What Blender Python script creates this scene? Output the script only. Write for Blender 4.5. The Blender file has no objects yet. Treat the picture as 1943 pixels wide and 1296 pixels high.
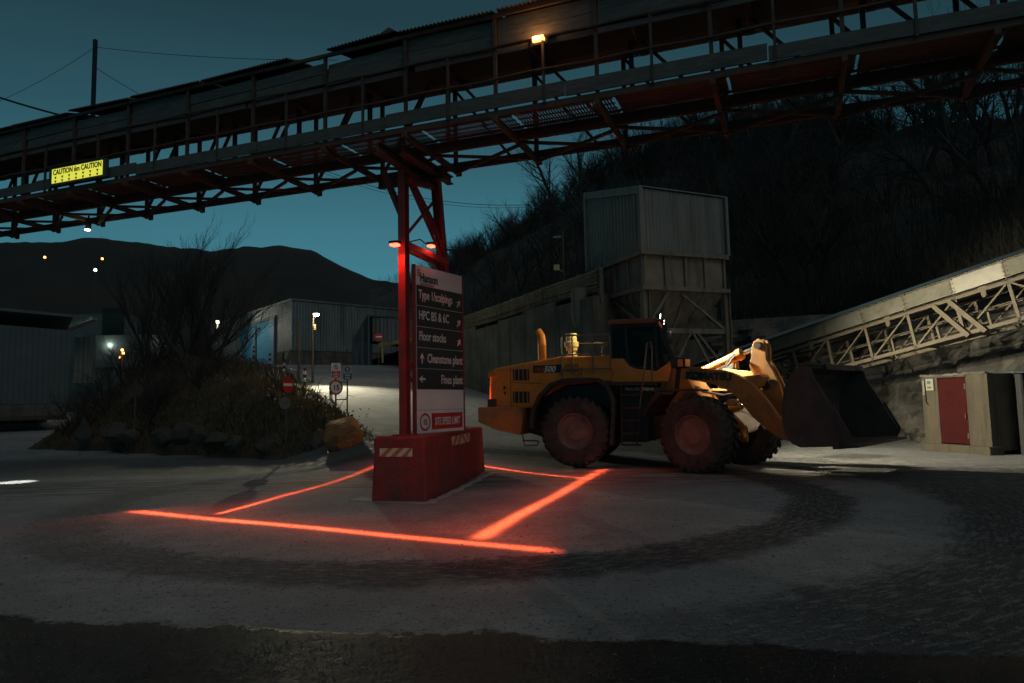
import bpy, bmesh, math, random
from mathutils import Vector, Matrix, noise
R = math.radians
PI = math.pi
V = Vector
# ------------------------------------------------------------------ camera
F_PX, CX, CY, CAMZ = 1300.0, 971.5, 648.0, 1.72
PITCH, ROLL = math.atan(115/1300), R(1.2)
Fw = V((0, math.cos(PITCH), math.sin(PITCH))); U0 = V((0, -math.sin(PITCH), math.cos(PITCH))); R0 = V((1, 0, 0))
Rt = R0*math.cos(ROLL)-U0*math.sin(ROLL); Up = U0*math.cos(ROLL)+R0*math.sin(ROLL)
EYE = V((0, 0, CAMZ))
sc = bpy.context.scene
col = sc.collection
cam = bpy.data.objects.new('camera', bpy.data.cameras.new('camera'))
col.objects.link(cam)
M = Matrix((Rt, Up, -Fw)).transposed().to_4x4(); M.translation = EYE
cam.matrix_world = M
cam.data.sensor_width = 36.0; cam.data.lens = 36.0*F_PX/1943.0
cam.data.clip_start = .05; cam.data.clip_end = 3000
sc.camera = cam
# ------------------------------------------------------------------ sky and view
w = bpy.data.worlds.new('World'); sc.world = w; w.use_nodes = True
nt = w.node_tree; nt.nodes.clear()
wo = nt.nodes.new('ShaderNodeOutputWorld'); bg = nt.nodes.new('ShaderNodeBackground')
tc = nt.nodes.new('ShaderNodeTexCoord'); sx = nt.nodes.new('ShaderNodeSeparateXYZ')
rp = nt.nodes.new('ShaderNodeValToRGB')
sky = nt.nodes.new('ShaderNodeTexSky'); sky.sky_type = 'NISHITA'; sky.sun_disc = False
sky.sun_elevation = R(-4); sky.sun_rotation = R(-20)
nt.links.new(tc.outputs['Generated'], sx.inputs[0]); nt.links.new(sx.outputs['Z'], rp.inputs[0])
e = rp.color_ramp.elements
stops = [(0.0, (.055, .225, .290)), (.12, (.051, .210, .270)), (.24, (.042, .160, .208)), (.36, (.026, .088, .116)), (.50, (.015, .044, .058)), (.62, (.018, .045, .058)), (.80, (.095, .125, .135)), (1.0, (.13, .155, .160))]  # top stops, above the view, brightened as added fill for the ground
e[0].position, e[0].color = stops[0][0], stops[0][1]+(1,)
e[1].position, e[1].color = stops[-1][0], stops[-1][1]+(1,)
for p_, c_ in stops[1:-1]:
    q = e.new(p_); q.color = c_+(1,)
# the afterglow is strongest towards the gap between the hills
dp = nt.nodes.new('ShaderNodeVectorMath'); dp.operation = 'DOT_PRODUCT'; dp.inputs[1].default_value = V((-.16, .96, .2)).normalized()
nt.links.new(tc.outputs['Generated'], dp.inputs[0])
mr = nt.nodes.new('ShaderNodeMapRange'); mr.inputs[1].default_value = .6; mr.inputs[2].default_value = 1; mr.inputs[3].default_value = .55; mr.inputs[4].default_value = 1.08
nt.links.new(dp.outputs['Value'], mr.inputs[0])
mx = nt.nodes.new('ShaderNodeMix'); mx.data_type = 'RGBA'; mx.blend_type = 'MULTIPLY'; mx.inputs[0].default_value = 1
nt.links.new(rp.outputs[0], mx.inputs[6]); nt.links.new(mr.outputs[0], mx.inputs[7])
ad = nt.nodes.new('ShaderNodeMix'); ad.data_type = 'RGBA'; ad.blend_type = 'ADD'; ad.inputs[0].default_value = .02
nt.links.new(mx.outputs[2], ad.inputs[6]); nt.links.new(sky.outputs[0], ad.inputs[7])
nt.links.new(ad.outputs[2], bg.inputs[0]); bg.inputs[1].default_value = 1.0
nt.links.new(bg.outputs[0], wo.inputs[0])
sc.view_settings.view_transform = 'Standard'; sc.view_settings.look = 'None'
sc.view_settings.exposure = 0; sc.view_settings.gamma = 1; sc.view_settings.use_curve_mapping = False

def aim(o, d, up=V((0, 0, 1))):
    d = V(d).normalized(); z = -d; x = up.cross(z).normalized(); y = z.cross(x)
    m = Matrix((x, y, z)).transposed().to_4x4(); m.translation = o.location; o.matrix_world = m
def lamp(kind, name, loc, energy, color, size=.05, target=None, cone=60, blend=.4, parent=None):
    L = bpy.data.lights.new(name, kind); L.energy = energy; L.color = color
    if kind != 'SUN': L.shadow_soft_size = size
    if kind == 'SPOT': L.spot_size = R(cone); L.spot_blend = blend
    o = bpy.data.objects.new(name, L); col.objects.link(o); o.location = loc
    if target is not None: aim(o, V(target)-V(loc))
    return o
# soft fill sun added behind the camera to brighten ground and signs
mo = lamp('SUN', 'fill_sun', (0, -5, 20), .20, (1.0, .93, .86)); mo.data.angle = R(35); aim(mo, (-.42, .78, -.72))

# ------------------------------------------------------------------ pixel -> point at a real distance
def ray(u, v): return Fw+Rt*((u-CX)/F_PX)+Up*((CY-v)/F_PX)
def gz(u, v, z=0.0):
    d = ray(u, v); return EYE+d*((z-CAMZ)/d.z)
def gy(u, v, y):
    d = ray(u, v); return EYE+d*(y/d.y)
def az(a): return V((math.sin(R(a)), math.cos(R(a)), 0))

# ------------------------------------------------------------------ materials
MATS = {}
def pm(name, c, rough=.7, metal=0, var=.2, scale=3.0, bump=.0, bs=30.0, dirt=None, da=.5, ds=1.5, emit=None, es=0, coord='Object', stretch=(1, 1, 1), spec=None, lo=.42, hi=.68):
    m = bpy.data.materials.new(name); m.use_nodes = True; t = m.node_tree; N = t.nodes; L = t.links
    b = N['Principled BSDF']; b.inputs['Roughness'].default_value = rough; b.inputs['Metallic'].default_value = metal
    if spec is not None: b.inputs['Specular IOR Level'].default_value = spec
    cd = N.new('ShaderNodeTexCoord'); mp = N.new('ShaderNodeMapping'); mp.inputs['Scale'].default_value = stretch
    L.new(cd.outputs[coord], mp.inputs[0])
    n1 = N.new('ShaderNodeTexNoise'); n1.inputs['Scale'].default_value = scale; n1.inputs['Detail'].default_value = 8; n1.inputs['Roughness'].default_value = .65
    L.new(mp.outputs[0], n1.inputs[0])
    cr = N.new('ShaderNodeValToRGB'); L.new(n1.outputs[0], cr.inputs[0])
    cr.color_ramp.elements[0].position = .3; cr.color_ramp.elements[1].position = .7
    cr.color_ramp.elements[0].color = tuple(x*(1-var) for x in c)+(1,)
    cr.color_ramp.elements[1].color = tuple(min(1, x*(1+var)) for x in c)+(1,)
    out = cr.outputs[0]
    if dirt:
        n2 = N.new('ShaderNodeTexNoise'); n2.inputs['Scale'].default_value = ds; n2.inputs['Detail'].default_value = 10; n2.inputs['Roughness'].default_value = .7
        L.new(mp.outputs[0], n2.inputs[0])
        r2 = N.new('ShaderNodeMapRange'); r2.inputs[1].default_value = lo; r2.inputs[2].default_value = hi; r2.inputs[4].default_value = da
        L.new(n2.outputs[0], r2.inputs[0])
        mm = N.new('ShaderNodeMix'); mm.data_type = 'RGBA'; L.new(r2.outputs[0], mm.inputs[0]); L.new(out, mm.inputs[6]); mm.inputs[7].default_value = tuple(dirt)+(1,)
        out = mm.outputs[2]
    L.new(out, b.inputs['Base Color'])
    if bump:
        n3 = N.new('ShaderNodeTexNoise'); n3.inputs['Scale'].default_value = bs; n3.inputs['Detail'].default_value = 6
        L.new(mp.outputs[0], n3.inputs[0]); bp = N.new('ShaderNodeBump'); bp.inputs['Strength'].default_value = bump; bp.inputs['Distance'].default_value = .03
        L.new(n3.outputs[0], bp.inputs['Height']); L.new(bp.outputs[0], b.inputs['Normal'])
    if emit:
        b.inputs['Emission Color'].default_value = tuple(emit)+(1,); b.inputs['Emission Strength'].default_value = es
    MATS[name] = m; return m
STEEL_D = pm('weathered_dark_steel', (.085, .066, .055), .75, .2, .35, 4, .3, 60, (.13, .07, .04), .6, 2)
STEEL_R = pm('rusty_beam_steel', (.13, .072, .05), .8, .1, .35, 4, .3, 60, (.06, .04, .03), .6, 2)
WOOD = pm('weathered_boards', (.12, .12, .112), .85, 0, .35, 5, .3, 40, (.06, .05, .04), .6, 1.2, stretch=(1, 1, 6))
RED = pm('red_oxide_paint', (.36, .035, .028), .5, 0, .25, 3, .15, 40, (.12, .03, .03), .6, 2.5)
REDBLOCK = pm('red_painted_concrete', (.36, .036, .032), .72, 0, .25, 3, .6, 18, (.13, .065, .055), .85, 2.2, lo=.45, hi=.66)
CONC = pm('concrete', (.15, .14, .115), .9, 0, .25, 1.2, .4, 20, (.06, .057, .045), .8, .7)
CONC_L = pm('light_concrete', (.085, .070, .048), .9, 0, .2, 1.5, .4, 30, (.055, .045, .034), .7, 1.2)
CLADG = pm('grey_cladding', (.22, .25, .245), .55, .2, .12, .8, 0, 1, (.11, .125, .12), .5, .5)
CLADW = pm('pale_cladding', (.19, .205, .19), .6, .1, .12, .8, 0, 1, (.25, .22, .18), .5, .5)
CLADD = pm('dark_cladding', (.10, .12, .125), .6, .1, .15, .8, 0, 1)
HOPM = pm('dusty_hopper_steel', (.24, .21, .165), .8, .1, .2, 1.5, .1, 30, (.16, .12, .09), .6, 1.4)
GALV = pm('galvanised_steel', (.20, .195, .165), .5, .5, .2, 5, .1, 40, (.26, .22, .17), .6, 2)
CONV = pm('dusty_conveyor_steel', (.15, .125, .085), .7, .1, .2, 4, .1, 40, (.22, .15, .10), .5, 3)
CONVP = pm('dusty_conveyor_panel', (.15, .142, .105), .65, .1, .15, 3, .1, 40, (.26, .24, .20), .7, 2)
TEAL = pm('blue_grey_roof_sheet', (.13, .20, .22), .6, .2, .2, 2)
YEL = pm('loader_yellow_paint', (.78, .25, .022), .45, 0, .15, 3, .1, 60, (.30, .15, .06), .5, 2.4, lo=.48, hi=.68)
YELD = pm('dusty_loader_yellow', (.56, .25, .055), .6, 0, .2, 3, .15, 40, (.17, .11, .07), .85, 3.0)
BLK = pm('black_cab_steel', (.022, .022, .022), .45, .1, .3, 4)
DARKM = pm('dirty_dark_metal', (.07, .052, .045), .75, .3, .4, 4, .3, 40, (.13, .09, .06), .6, 3)
RUB = pm('dusty_tyre_rubber', (.055, .046, .042), .88, 0, .3, 4, .5, 40, (.15, .105, .085), .75, 3)
RIM = pm('dusty_rim', (.34, .19, .14), .75, 0, .25, 4, .2, 40, (.16, .09, .07), .7, 3)
BUCK = pm('worn_bucket_steel', (.13, .095, .082), .62, .35, .3, 2.5, .25, 30, (.07, .06, .06), .7, 1.2)
CHROME = pm('chromed_rod', (.45, .5, .55), .2, 1, .1)
GREY = pm('grey_handrail', (.16, .15, .13), .5, .3, .2)
WHITE = pm('sign_white', (.84, .80, .76), .5, 0, .06, 3, dirt=(.50, .42, .38), da=.35, ds=3)
SBLACK = pm('sign_black', (.020, .030, .034), .5, 0, .1, 3)
SRED = pm('sign_red', (.50, .03, .03), .45, 0, .1)
SBLUE = pm('sign_blue', (.03, .13, .17), .45, 0, .1)
SIGNB = pm('sign_back_aluminium', (.25, .22, .18), .6, .4, .2)
STRP = pm('reflective_cream', (.85, .62, .50), .4, 0, .15, 12)
STRO = pm('reflective_orange', (.55, .19, .07), .4, 0, .15, 12)
BLUED = pm('blue_roller_door', (.05, .22, .36), .5, .1, .15, 2)
ROCK = pm('rock', (.15, .14, .12), .92, 0, .4, 1.5, .9, 8, (.05, .045, .04), .85, .8)
BOULD = pm('boulder_stone', (.075, .062, .050), .9, 0, .35, 2.5, .6, 14, (.09, .09, .08), .7, 2)
BOULO = pm('orange_lit_boulder', (.50, .20, .07), .85, 0, .3, 2, .6, 14, (.20, .15, .12), .8, .9, lo=.52, hi=.6)  # orange lamp glow painted into the stone colour
EARTH = pm('bank_earth', (.075, .058, .038), .95, 0, .5, 1.2, .8, 10, (.035, .035, .02), .7, .8)
HILLM = pm('hillside_litter', (.048, .047, .040), .95, 0, .4, .4, .8, 3, (.032, .034, .029), .8, .15)
FARM = pm('far_hill_heather', (.026, .026, .023), .95, 0, .5, .02, .6, .2, (.035, .030, .022), .6, .012)
BARK = pm('tree_bark', (.038, .032, .027), .9, 0, .3, 6)
TWIG = pm('tree_twig', (.038, .036, .033), .9, 0, .3, 6)
STRAW = pm('dead_grass', (.17, .12, .065), .9, 0, .4, 2, dirt=(.05, .055, .025), da=.8, ds=.8)
BRAM = pm('bramble', (.032, .028, .021), .9, 0, .4, 2)
DOORR = pm('dark_red_door', (.045, .008, .008), .8, 0, .2, 3, .1, 30, spec=.08)
CABLE = pm('black_cable', (.02, .02, .02), .7)
POLEM = pm('pole_brown', (.13, .09, .06), .7, .2, .3)
YRAIL = pm('yellow_guard_rail', (.36, .27, .10), .6, .1, .2, dirt=(.2, .17, .12), da=.6, ds=2)
SKIN = pm('skin', (.40, .22, .15), .6)
HAIR = pm('hair', (.05, .035, .025), .8)
JACK = pm('navy_jacket', (.025, .03, .04), .85)
def streaks(m, col_, amt, sc_=(2.2, 2.2, .12)):
    t = m.node_tree; N = t.nodes; L = t.links; b = N['Principled BSDF']; src = b.inputs['Base Color'].links[0].from_socket
    cd = N.new('ShaderNodeTexCoord'); mp = N.new('ShaderNodeMapping'); mp.inputs['Scale'].default_value = sc_; L.new(cd.outputs['Object'], mp.inputs[0])
    n = N.new('ShaderNodeTexNoise'); n.inputs['Scale'].default_value = 2.0; n.inputs['Detail'].default_value = 8; L.new(mp.outputs[0], n.inputs[0])
    r = N.new('ShaderNodeMapRange'); r.inputs[1].default_value = .48; r.inputs[2].default_value = .68; r.inputs[4].default_value = amt; L.new(n.outputs[0], r.inputs[0])
    mm = N.new('ShaderNodeMix'); mm.data_type = 'RGBA'; L.new(r.outputs[0], mm.inputs[0]); L.new(src, mm.inputs[6]); mm.inputs[7].default_value = tuple(col_)+(1,); L.new(mm.outputs[2], b.inputs['Base Color'])
streaks(CLADW, (.10, .075, .05), .6); streaks(CLADG, (.07, .07, .06), .6, (1, 1, .08)); streaks(HOPM, (.09, .06, .04), .7); streaks(CONC, (.045, .042, .035), .8, (1.2, 1.2, .10)); streaks(CONC_L, (.04, .034, .026), .6, (3, 3, .3)); streaks(REDBLOCK, (.10, .05, .045), .5, (3, 3, .5)); streaks(YELD, (.16, .09, .05), .35, (2, 2, 1)); streaks(CONVP, (.10, .08, .05), .5, (3, 3, 3))
def glow(name, c, s):
    return pm(name, (.8, .8, .8), .4, emit=c, es=s)
G_RED = glow('red_lamp_lens', (1, .06, .025), 9)
G_ORG = glow('amber_lamp_lens', (1, .40, .09), 3.2)
G_WHT = glow('white_lamp_lens', (1, .90, .66), 60)
G_FAR = glow('far_white_lamp', (.8, 1, .85), 8)
G_FARO = glow('far_orange_lamp', (1, .35, .08), 8)
G_WORK = glow('work_lamp_lens', (1, .93, .75), 14)
G_YEL = glow('glowing_yellow_panel', (.80, .78, .012), .85)  # emission added to the sheet in place of retroreflected light
AMB = pm('amber_lens', (.75, .28, .04), .3)
CREAM = pm('intake_cream', (.70, .58, .28), .5, dirt=(.4, .3, .15), da=.4)
def glassmat():
    m = bpy.data.materials.new('dusty_cab_glass'); m.use_nodes = True; t = m.node_tree; N = t.nodes
    b = N['Principled BSDF']; b.inputs['Base Color'].default_value = (.02, .03, .028, 1); b.inputs['Roughness'].default_value = .08
    tr = N.new('ShaderNodeBsdfTransparent'); tr.inputs[0].default_value = (.62, .68, .64, 1)
    mxs = N.new('ShaderNodeMixShader'); mxs.inputs[0].default_value = .16
    t.links.new(tr.outputs[0], mxs.inputs[1]); t.links.new(b.outputs[0], mxs.inputs[2]); t.links.new(mxs.outputs[0], N['Material Output'].inputs[0])
    return m
GLASS = glassmat()

def ground_mat():
    m = bpy.data.materials.new('dusty_yard_surface'); m.use_nodes = True; t = m.node_tree; N = t.nodes; L = t.links; b = N['Principled BSDF']
    geo = N.new('ShaderNodeNewGeometry')
    def mth(op, a, b_=None, c_=None):
        n = N.new('ShaderNodeMath'); n.operation = op
        for i, x in enumerate((a, b_, c_)):
            if x is None: continue
            if isinstance(x, (int, float)): n.inputs[i].default_value = x
            else: L.new(x, n.inputs[i])
        return n.outputs[0]
    def noi(scale, det=8, ro=.65, vec=None, st=None):
        n = N.new('ShaderNodeTexNoise'); n.inputs['Scale'].default_value = scale; n.inputs['Detail'].default_value = det; n.inputs['Roughness'].default_value = ro
        src = vec or geo.outputs['Position']
        if st:
            mp = N.new('ShaderNodeMapping'); mp.inputs['Scale'].default_value = st; L.new(src, mp.inputs[0]); src = mp.outputs[0]
        L.new(src, n.inputs[0]); return n.outputs[0]
    def rng(x, a, b_, c_=0, d=1, smooth=True):
        n = N.new('ShaderNodeMapRange'); n.interpolation_type = 'SMOOTHSTEP' if smooth else 'LINEAR'
        L.new(x, n.inputs[0])
        for i, q in enumerate((a, b_, c_, d)): n.inputs[i+1].default_value = q
        return n.outputs[0]
    def mixc(f, a, c_):
        n = N.new('ShaderNodeMix'); n.data_type = 'RGBA'; L.new(f, n.inputs[0])
        for i, x in ((6, a), (7, c_)):
            if isinstance(x, tuple): n.inputs[i].default_value = x+(1,)
            else: L.new(x, n.inputs[i])
        return n.outputs[2]
    s = N.new('ShaderNodeSeparateXYZ'); L.new(geo.outputs['Position'], s.inputs[0]); X, Y, Z = s.outputs
    dx = mth('ADD', X, 1.1); dy = mth('SUBTRACT', Y, 13.7)
    rad = mth('SQRT', mth('ADD', mth('MULTIPLY', dx, dx), mth('MULTIPLY', dy, dy)))
    ang = mth('ARCTAN2', dy, dx)
    # ragged track edges: radial comb from tyre lugs plus broad wobble
    wob = mth('MULTIPLY', mth('SUBTRACT', noi(.5, 3), .5), .7)
    fine = mth('MULTIPLY', mth('SUBTRACT', noi(9, 8, .8), .5), .5)
    pol = N.new('ShaderNodeCombineXYZ'); L.new(mth('MULTIPLY', ang, 30), pol.inputs[0]); L.new(mth('MULTIPLY', rad, 15), pol.inputs[1])
    comb = noi(1.0, 6, .75, pol.outputs[0])
    pol2 = N.new('ShaderNodeCombineXYZ'); L.new(mth('MULTIPLY', ang, 24), pol2.inputs[0]); L.new(mth('MULTIPLY', rad, 2.2), pol2.inputs[1])
    lugn = noi(1.0, 3, .5, pol2.outputs[0])
    rr = mth('ADD', mth('ADD', rad, wob), mth('ADD', fine, mth('ADD', mth('MULTIPLY', mth('SUBTRACT', comb, .5), .7), mth('MULTIPLY', mth('SUBTRACT', lugn, .5), .5))))
    front = rng(Y, 15.5, 12.5)
    ring1 = mth('MULTIPLY', rng(rr, 5.95, 6.25), rng(rr, 7.15, 6.85))
    ring1 = mth('MULTIPLY', ring1, rng(X, -7, 0, .35, 1))
    wetd = mth('ADD', mth('ADD', Y, mth('MULTIPLY', X, .17)), mth('ADD', mth('MULTIPLY', mth('ADD', wob, fine), .40), mth('MULTIPLY', mth('SUBTRACT', noi(1.6, 8, .72), .5), .75)))
    wet = rng(wetd, 5.24, 5.16)
    outer = mth('MULTIPLY', rng(rr, 8.1, 8.6), rng(X, -.5, 3.5))
    outer = mth('MULTIPLY', outer, rng(rr, 15, 11, .35, 1))
    lug = rng(comb, .43, .54)
    big = noi(.35, 6); med = noi(2.2, 8, .7); grain = noi(45, 4, .7); tyre = noi(1.0, 6, .7, None, (.5, 5, 1))
    base = mixc(rng(big, .35, .65), (.215, .222, .222), (.33, .342, .342))
    base = mixc(rng(med, .40, .72), base, (.22, .215, .21))
    spk = mixc(rng(grain, .3, .7), (.55, .55, .55), (1.3, 1.3, 1.3))
    mul = N.new('ShaderNodeMix'); mul.data_type = 'RGBA'; mul.blend_type = 'MULTIPLY'; mul.inputs[0].default_value = .8; L.new(base, mul.inputs[6]); L.new(spk, mul.inputs[7]); base = mul.outputs[2]
    trk = mth('MULTIPLY', mth('MAXIMUM', mth('MULTIPLY', ring1, .95), mth('MULTIPLY', outer, .9)), mth('ADD', .38, mth('MULTIPLY', lug, .62)))
    c = mixc(trk, base, (.062, .054, .050))
    pit = noi(16, 3, .5); c = mixc(mth('MULTIPLY', rng(pit, .60, .66), .7), c, (.06, .055, .05))
    peb = noi(60, 2, .5); c = mixc(mth('MULTIPLY', rng(peb, .64, .70), .6), c, (.42, .40, .38))
    # traffic and damp marks, with loader shadow painted in, behind the island and right
    band = mth('MULTIPLY', rng(Y, 13.2, 15.0), rng(Y, 17.6, 16.4))
    band2 = mth('MULTIPLY', band, rng(tyre, .42, .58))
    c = mixc(mth('MULTIPLY', band2, .75), c, (.055, .048, .042))
    # wet tongue on the left
    lw = mth('MULTIPLY', rng(mth('ADD', Y, mth('MULTIPLY', wob, 2)), 17.5, 19), rng(X, -2.5, -4.5))
    lw = mth('MULTIPLY', lw, rng(Y, 25, 23.4))
    c = mixc(mth('MULTIPLY', lw, .65), c, (.075, .06, .05))
    c = mixc(mth('MULTIPLY', wet, .97), c, mixc(rng(noi(24, 5, .75), .42, .66), (.009, .009, .009), (.026, .026, .025)))
    # dust film on the haul ramp
    L.new(c, b.inputs['Base Color'])
    rg = rng(wet, 0, 1, .93, .17, False); rg2 = mth('SUBTRACT', rg, mth('MULTIPLY', mth('MULTIPLY', lw, rng(noi(3, 6), .5, .62)), .3))
    L.new(rg2, b.inputs['Roughness']); L.new(rng(wet, 0, 1, .5, .28), b.inputs['Specular IOR Level'])
    bp = N.new('ShaderNodeBump'); bp.inputs['Distance'].default_value = .03
    hgt = mth('ADD', mth('MULTIPLY', noi(34, 4, .6), mth('ADD', .45, mth('MULTIPLY', trk, 1.4))), mth('MULTIPLY', mth('MULTIPLY', comb, trk), 1.2))
    hgt = mth('ADD', hgt, mth('MULTIPLY', mth('ADD', noi(17, 5, .7), mth('MULTIPLY', noi(6, 3), 1.5)), mth('MULTIPLY', wet, 3.2)))
    L.new(hgt, bp.inputs['Height']); bp.inputs['Strength'].default_value = .75
    L.new(bp.outputs[0], b.inputs['Normal'])
    return m
GROUND = ground_mat()

# ------------------------------------------------------------------ mesh helpers
ORG = {}
def tag(o, label=None, cat=None, group=None, kind=None):
    if label: o['label'] = label
    if cat: o['category'] = cat
    if group: o['group'] = group
    if kind: o['kind'] = kind
    return o
def root(name, loc, label, cat, group=None):
    o = bpy.data.objects.new(name, None); col.objects.link(o); o.location = loc; o.empty_display_size = .2
    ORG[o.name] = V(loc); return tag(o, label, cat, group)
class MB:
    def __init__(s): s.v = []; s.f = []; s.mi = []; s.cur = 0
    def add(s, vs, fs):
        b = len(s.v); s.v += [V(x) for x in vs]; s.f += [tuple(i+b for i in f) for f in fs]; s.mi += [s.cur]*len(fs)
    def box(s, c, sx_, sy_, sz_, ax=None):
        c = V(c); X, Y, Z = ax or (V((1, 0, 0)), V((0, 1, 0)), V((0, 0, 1)))
        vs = [c+X*(sx_/2*i)+Y*(sy_/2*j)+Z*(sz_/2*k) for k in (-1, 1) for j in (-1, 1) for i in (-1, 1)]
        s.add(vs, [(0, 2, 3, 1), (4, 5, 7, 6), (0, 1, 5, 4), (2, 6, 7, 3), (0, 4, 6, 2), (1, 3, 7, 5)]); return s
    def bar(s, p0, p1, w_, h_, up=V((0, 0, 1))):
        p0, p1 = V(p0), V(p1); d = (p1-p0); Ln = d.length; d.normalize()
        x = d.cross(up)
        if x.length < 1e-4: x = d.cross(V((1, 0, 0)))
        x.normalize(); u = x.cross(d)
        return s.box((p0+p1)/2, w_, Ln, h_, (x, d, u))
    def tube(s, pts, r, n=8, r1=None):
        pts = [V(p) for p in pts]; k = len(pts); rs = [r+((r1 if r1 is not None else r)-r)*i/(k-1) for i in range(k)]
        d0 = (pts[1]-pts[0]).normalized(); x = d0.orthogonal().normalized(); vs = []
        for i, p in enumerate(pts):
            d = (pts[min(i+1, k-1)]-pts[max(i-1, 0)]).normalized(); x = (x-d*x.dot(d)).normalized(); y = d.cross(x)
            for j in range(n):
                a = 2*PI*j/n; vs.append(p+(x*math.cos(a)+y*math.sin(a))*rs[i])
        fs = [(i*n+j, i*n+(j+1) % n, (i+1)*n+(j+1) % n, (i+1)*n+j) for i in range(k-1) for j in range(n)]
        if n > 3: fs += [tuple(range(n))[::-1], tuple((k-1)*n+j for j in range(n))]
        s.add(vs, fs); return s
    def prism(s, poly, T, l0, l1):
        n = len(poly); vs = [T(x, l0, z) for x, z in poly]+[T(x, l1, z) for x, z in poly]
        s.add(vs, [tuple(range(n)), tuple(range(n, 2*n))[::-1]]+[(i, n+i, n+(i+1) % n, (i+1) % n) for i in range(n)]); return s
    def strip(s, pts, T, l0, l1, th):      # bent plate following pts, thickness towards the left of travel
        n = len(pts); off = []
        for i in range(n):
            a = V(pts[max(i-1, 0)]); b = V(pts[min(i+1, n-1)]); d = (b-a).normalized(); off.append((pts[i][0]+d.y*th, pts[i][1]-d.x*th))
        return s.prism(list(pts)+off[::-1], T, l0, l1)
    def lathe(s, prof, T, n=32):           # prof: (radius, lateral) about the lateral axis, T(x,l,z)
        k = len(prof); vs = [T(r*math.cos(2*PI*j/n), l, r*math.sin(2*PI*j/n)) for r, l in prof for j in range(n)]
        fs = [(i*n+j, i*n+(j+1) % n, (i+1)*n+(j+1) % n, (i+1)*n+j) for i in range(k-1) for j in range(n)]
        fs += [tuple(range(n)), tuple((k-1)*n+j for j in range(n))]
        s.add(vs, fs); return s
    def clad(s, p0, p1, z0, z1, pitch=.2, dep=.03, z1b=None, z0b=None):   # corrugated sheet p0->p1 (plan)
        p0, p1 = V((p0[0], p0[1], 0)), V((p1[0], p1[1], 0)); d = p1-p0; Ln = d.length; d.normalize(); nn = V((d.y, -d.x, 0)); n = max(2, int(Ln/pitch)); vs = []; fs = []
        z1b = z1 if z1b is None else z1b; z0b = z0 if z0b is None else z0b
        for i in range(n*4+1):
            t = i/(n*4); o = (0, dep, dep, 0)[i % 4]; p = p0+d*(Ln*t)+nn*o
            vs += [V((p.x, p.y, z0+(z0b-z0)*t)), V((p.x, p.y, z1+(z1b-z1)*t))]
        fs = [(2*i, 2*i+2, 2*i+3, 2*i+1) for i in range(n*4)]
        s.add(vs, fs); return s
    def build(s, name, mats, parent=None, smooth=False, bevel=0, org=None):
        me = bpy.data.meshes.new(name); o = V(org) if org is not None else (ORG[parent.name] if parent else V((0, 0, 0)))
        me.from_pydata([tuple(x-o) for x in s.v], [], s.f)
        for m in (mats if isinstance(mats, (list, tuple)) else [mats]): me.materials.append(m)
        if any(s.mi): me.polygons.foreach_set('material_index', s.mi)
        if smooth: me.polygons.foreach_set('use_smooth', [True]*len(me.polygons))
        me.validate(); me.update()
        ob = bpy.data.objects.new(name, me); col.objects.link(ob); ORG[ob.name] = o
        if parent: ob.parent = parent
        else: ob.location = o
        if bevel:
            b = ob.modifiers.new('bevel', 'BEVEL'); b.width = bevel; b.segments = 2; b.limit_method = 'ANGLE'; b.angle_limit = R(35)
        return ob
def ident(x, l, z): return V((x, l, z))
def text(s, size, org, xd, yd, mat, name='lettering', parent=None, align='LEFT', ext=.002, shear=0, offset=0, wscale=1.0):
    cu = bpy.data.curves.new('t', 'FONT'); cu.body = s; cu.size = size; cu.extrude = ext; cu.shear = shear; cu.offset = offset; cu.align_x = align; cu.resolution_u = 3
    ob = bpy.data.objects.new('t', cu); col.objects.link(ob)
    dg = bpy.context.evaluated_depsgraph_get(); me = bpy.data.meshes.new_from_object(ob.evaluated_get(dg))
    xd, yd = V(xd).normalized(), V(yd).normalized(); zd = xd.cross(yd).normalized()
    mb = MB(); mb.add([V(org)+xd*(v.co.x*wscale)+yd*v.co.y+zd*v.co.z for v in me.vertices], [tuple(p.vertices) for p in me.polygons])
    bpy.data.objects.remove(ob); bpy.data.curves.remove(cu)
    return mb if name is None else mb.build(name, mat, parent)
def smooth(x, a, b):
    t = max(0, min(1, (x-a)/(b-a))); return t*t*(3-2*t)
def fb(x, y, s, oc=4):
    return noise.fractal(V((x*s, y*s, 0)), 1.0, 2.0, oc)

# ------------------------------------------------------------------ terrain
def ramp_z(s_):
    t = s_-16.5
    sp = math.log1p(math.exp(max(-30, min(30, t)))) if t < 30 else t
    z = .132*sp
    return z if z < 4.6 else 4.6+.6*(1-math.exp(-(z-4.6)/.6))
def GZ(x, y):
    s_ = -.408*x+.913*y; c_ = .913*x+.408*y
    zl = .024*max(0, y-22)
    w_ = smooth(c_, 2.0, 5.0); wr = 1-smooth(x-.18*(y-20), 9, 12)
    zr = ramp_z(s_)
    if x > 2.5: zr = min(zr, ramp_z(22))
    return (w_*zr*wr+(1-w_)*zl)+.012*fb(x, y, .5)
def axis(a, b, near0, near1, fine, coarse):
    r = []; x = a
    while x < b:
        r.append(x); x += fine if near0 <= x < near1 else coarse
    r.append(b); return r
xs = axis(-400, 400, -34, 26, .6, 14); ys = axis(-40, 700, -2, 80, .6, 16)
g = MB(); nx = len(xs)
g.add([V((x, y, GZ(x, y))) for y in ys for x in xs], [(j*nx+i, j*nx+i+1, (j+1)*nx+i+1, (j+1)*nx+i) for j in range(len(ys)-1) for i in range(nx-1)])
tag(g.build('ground', GROUND, None, True), kind='structure')

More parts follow.
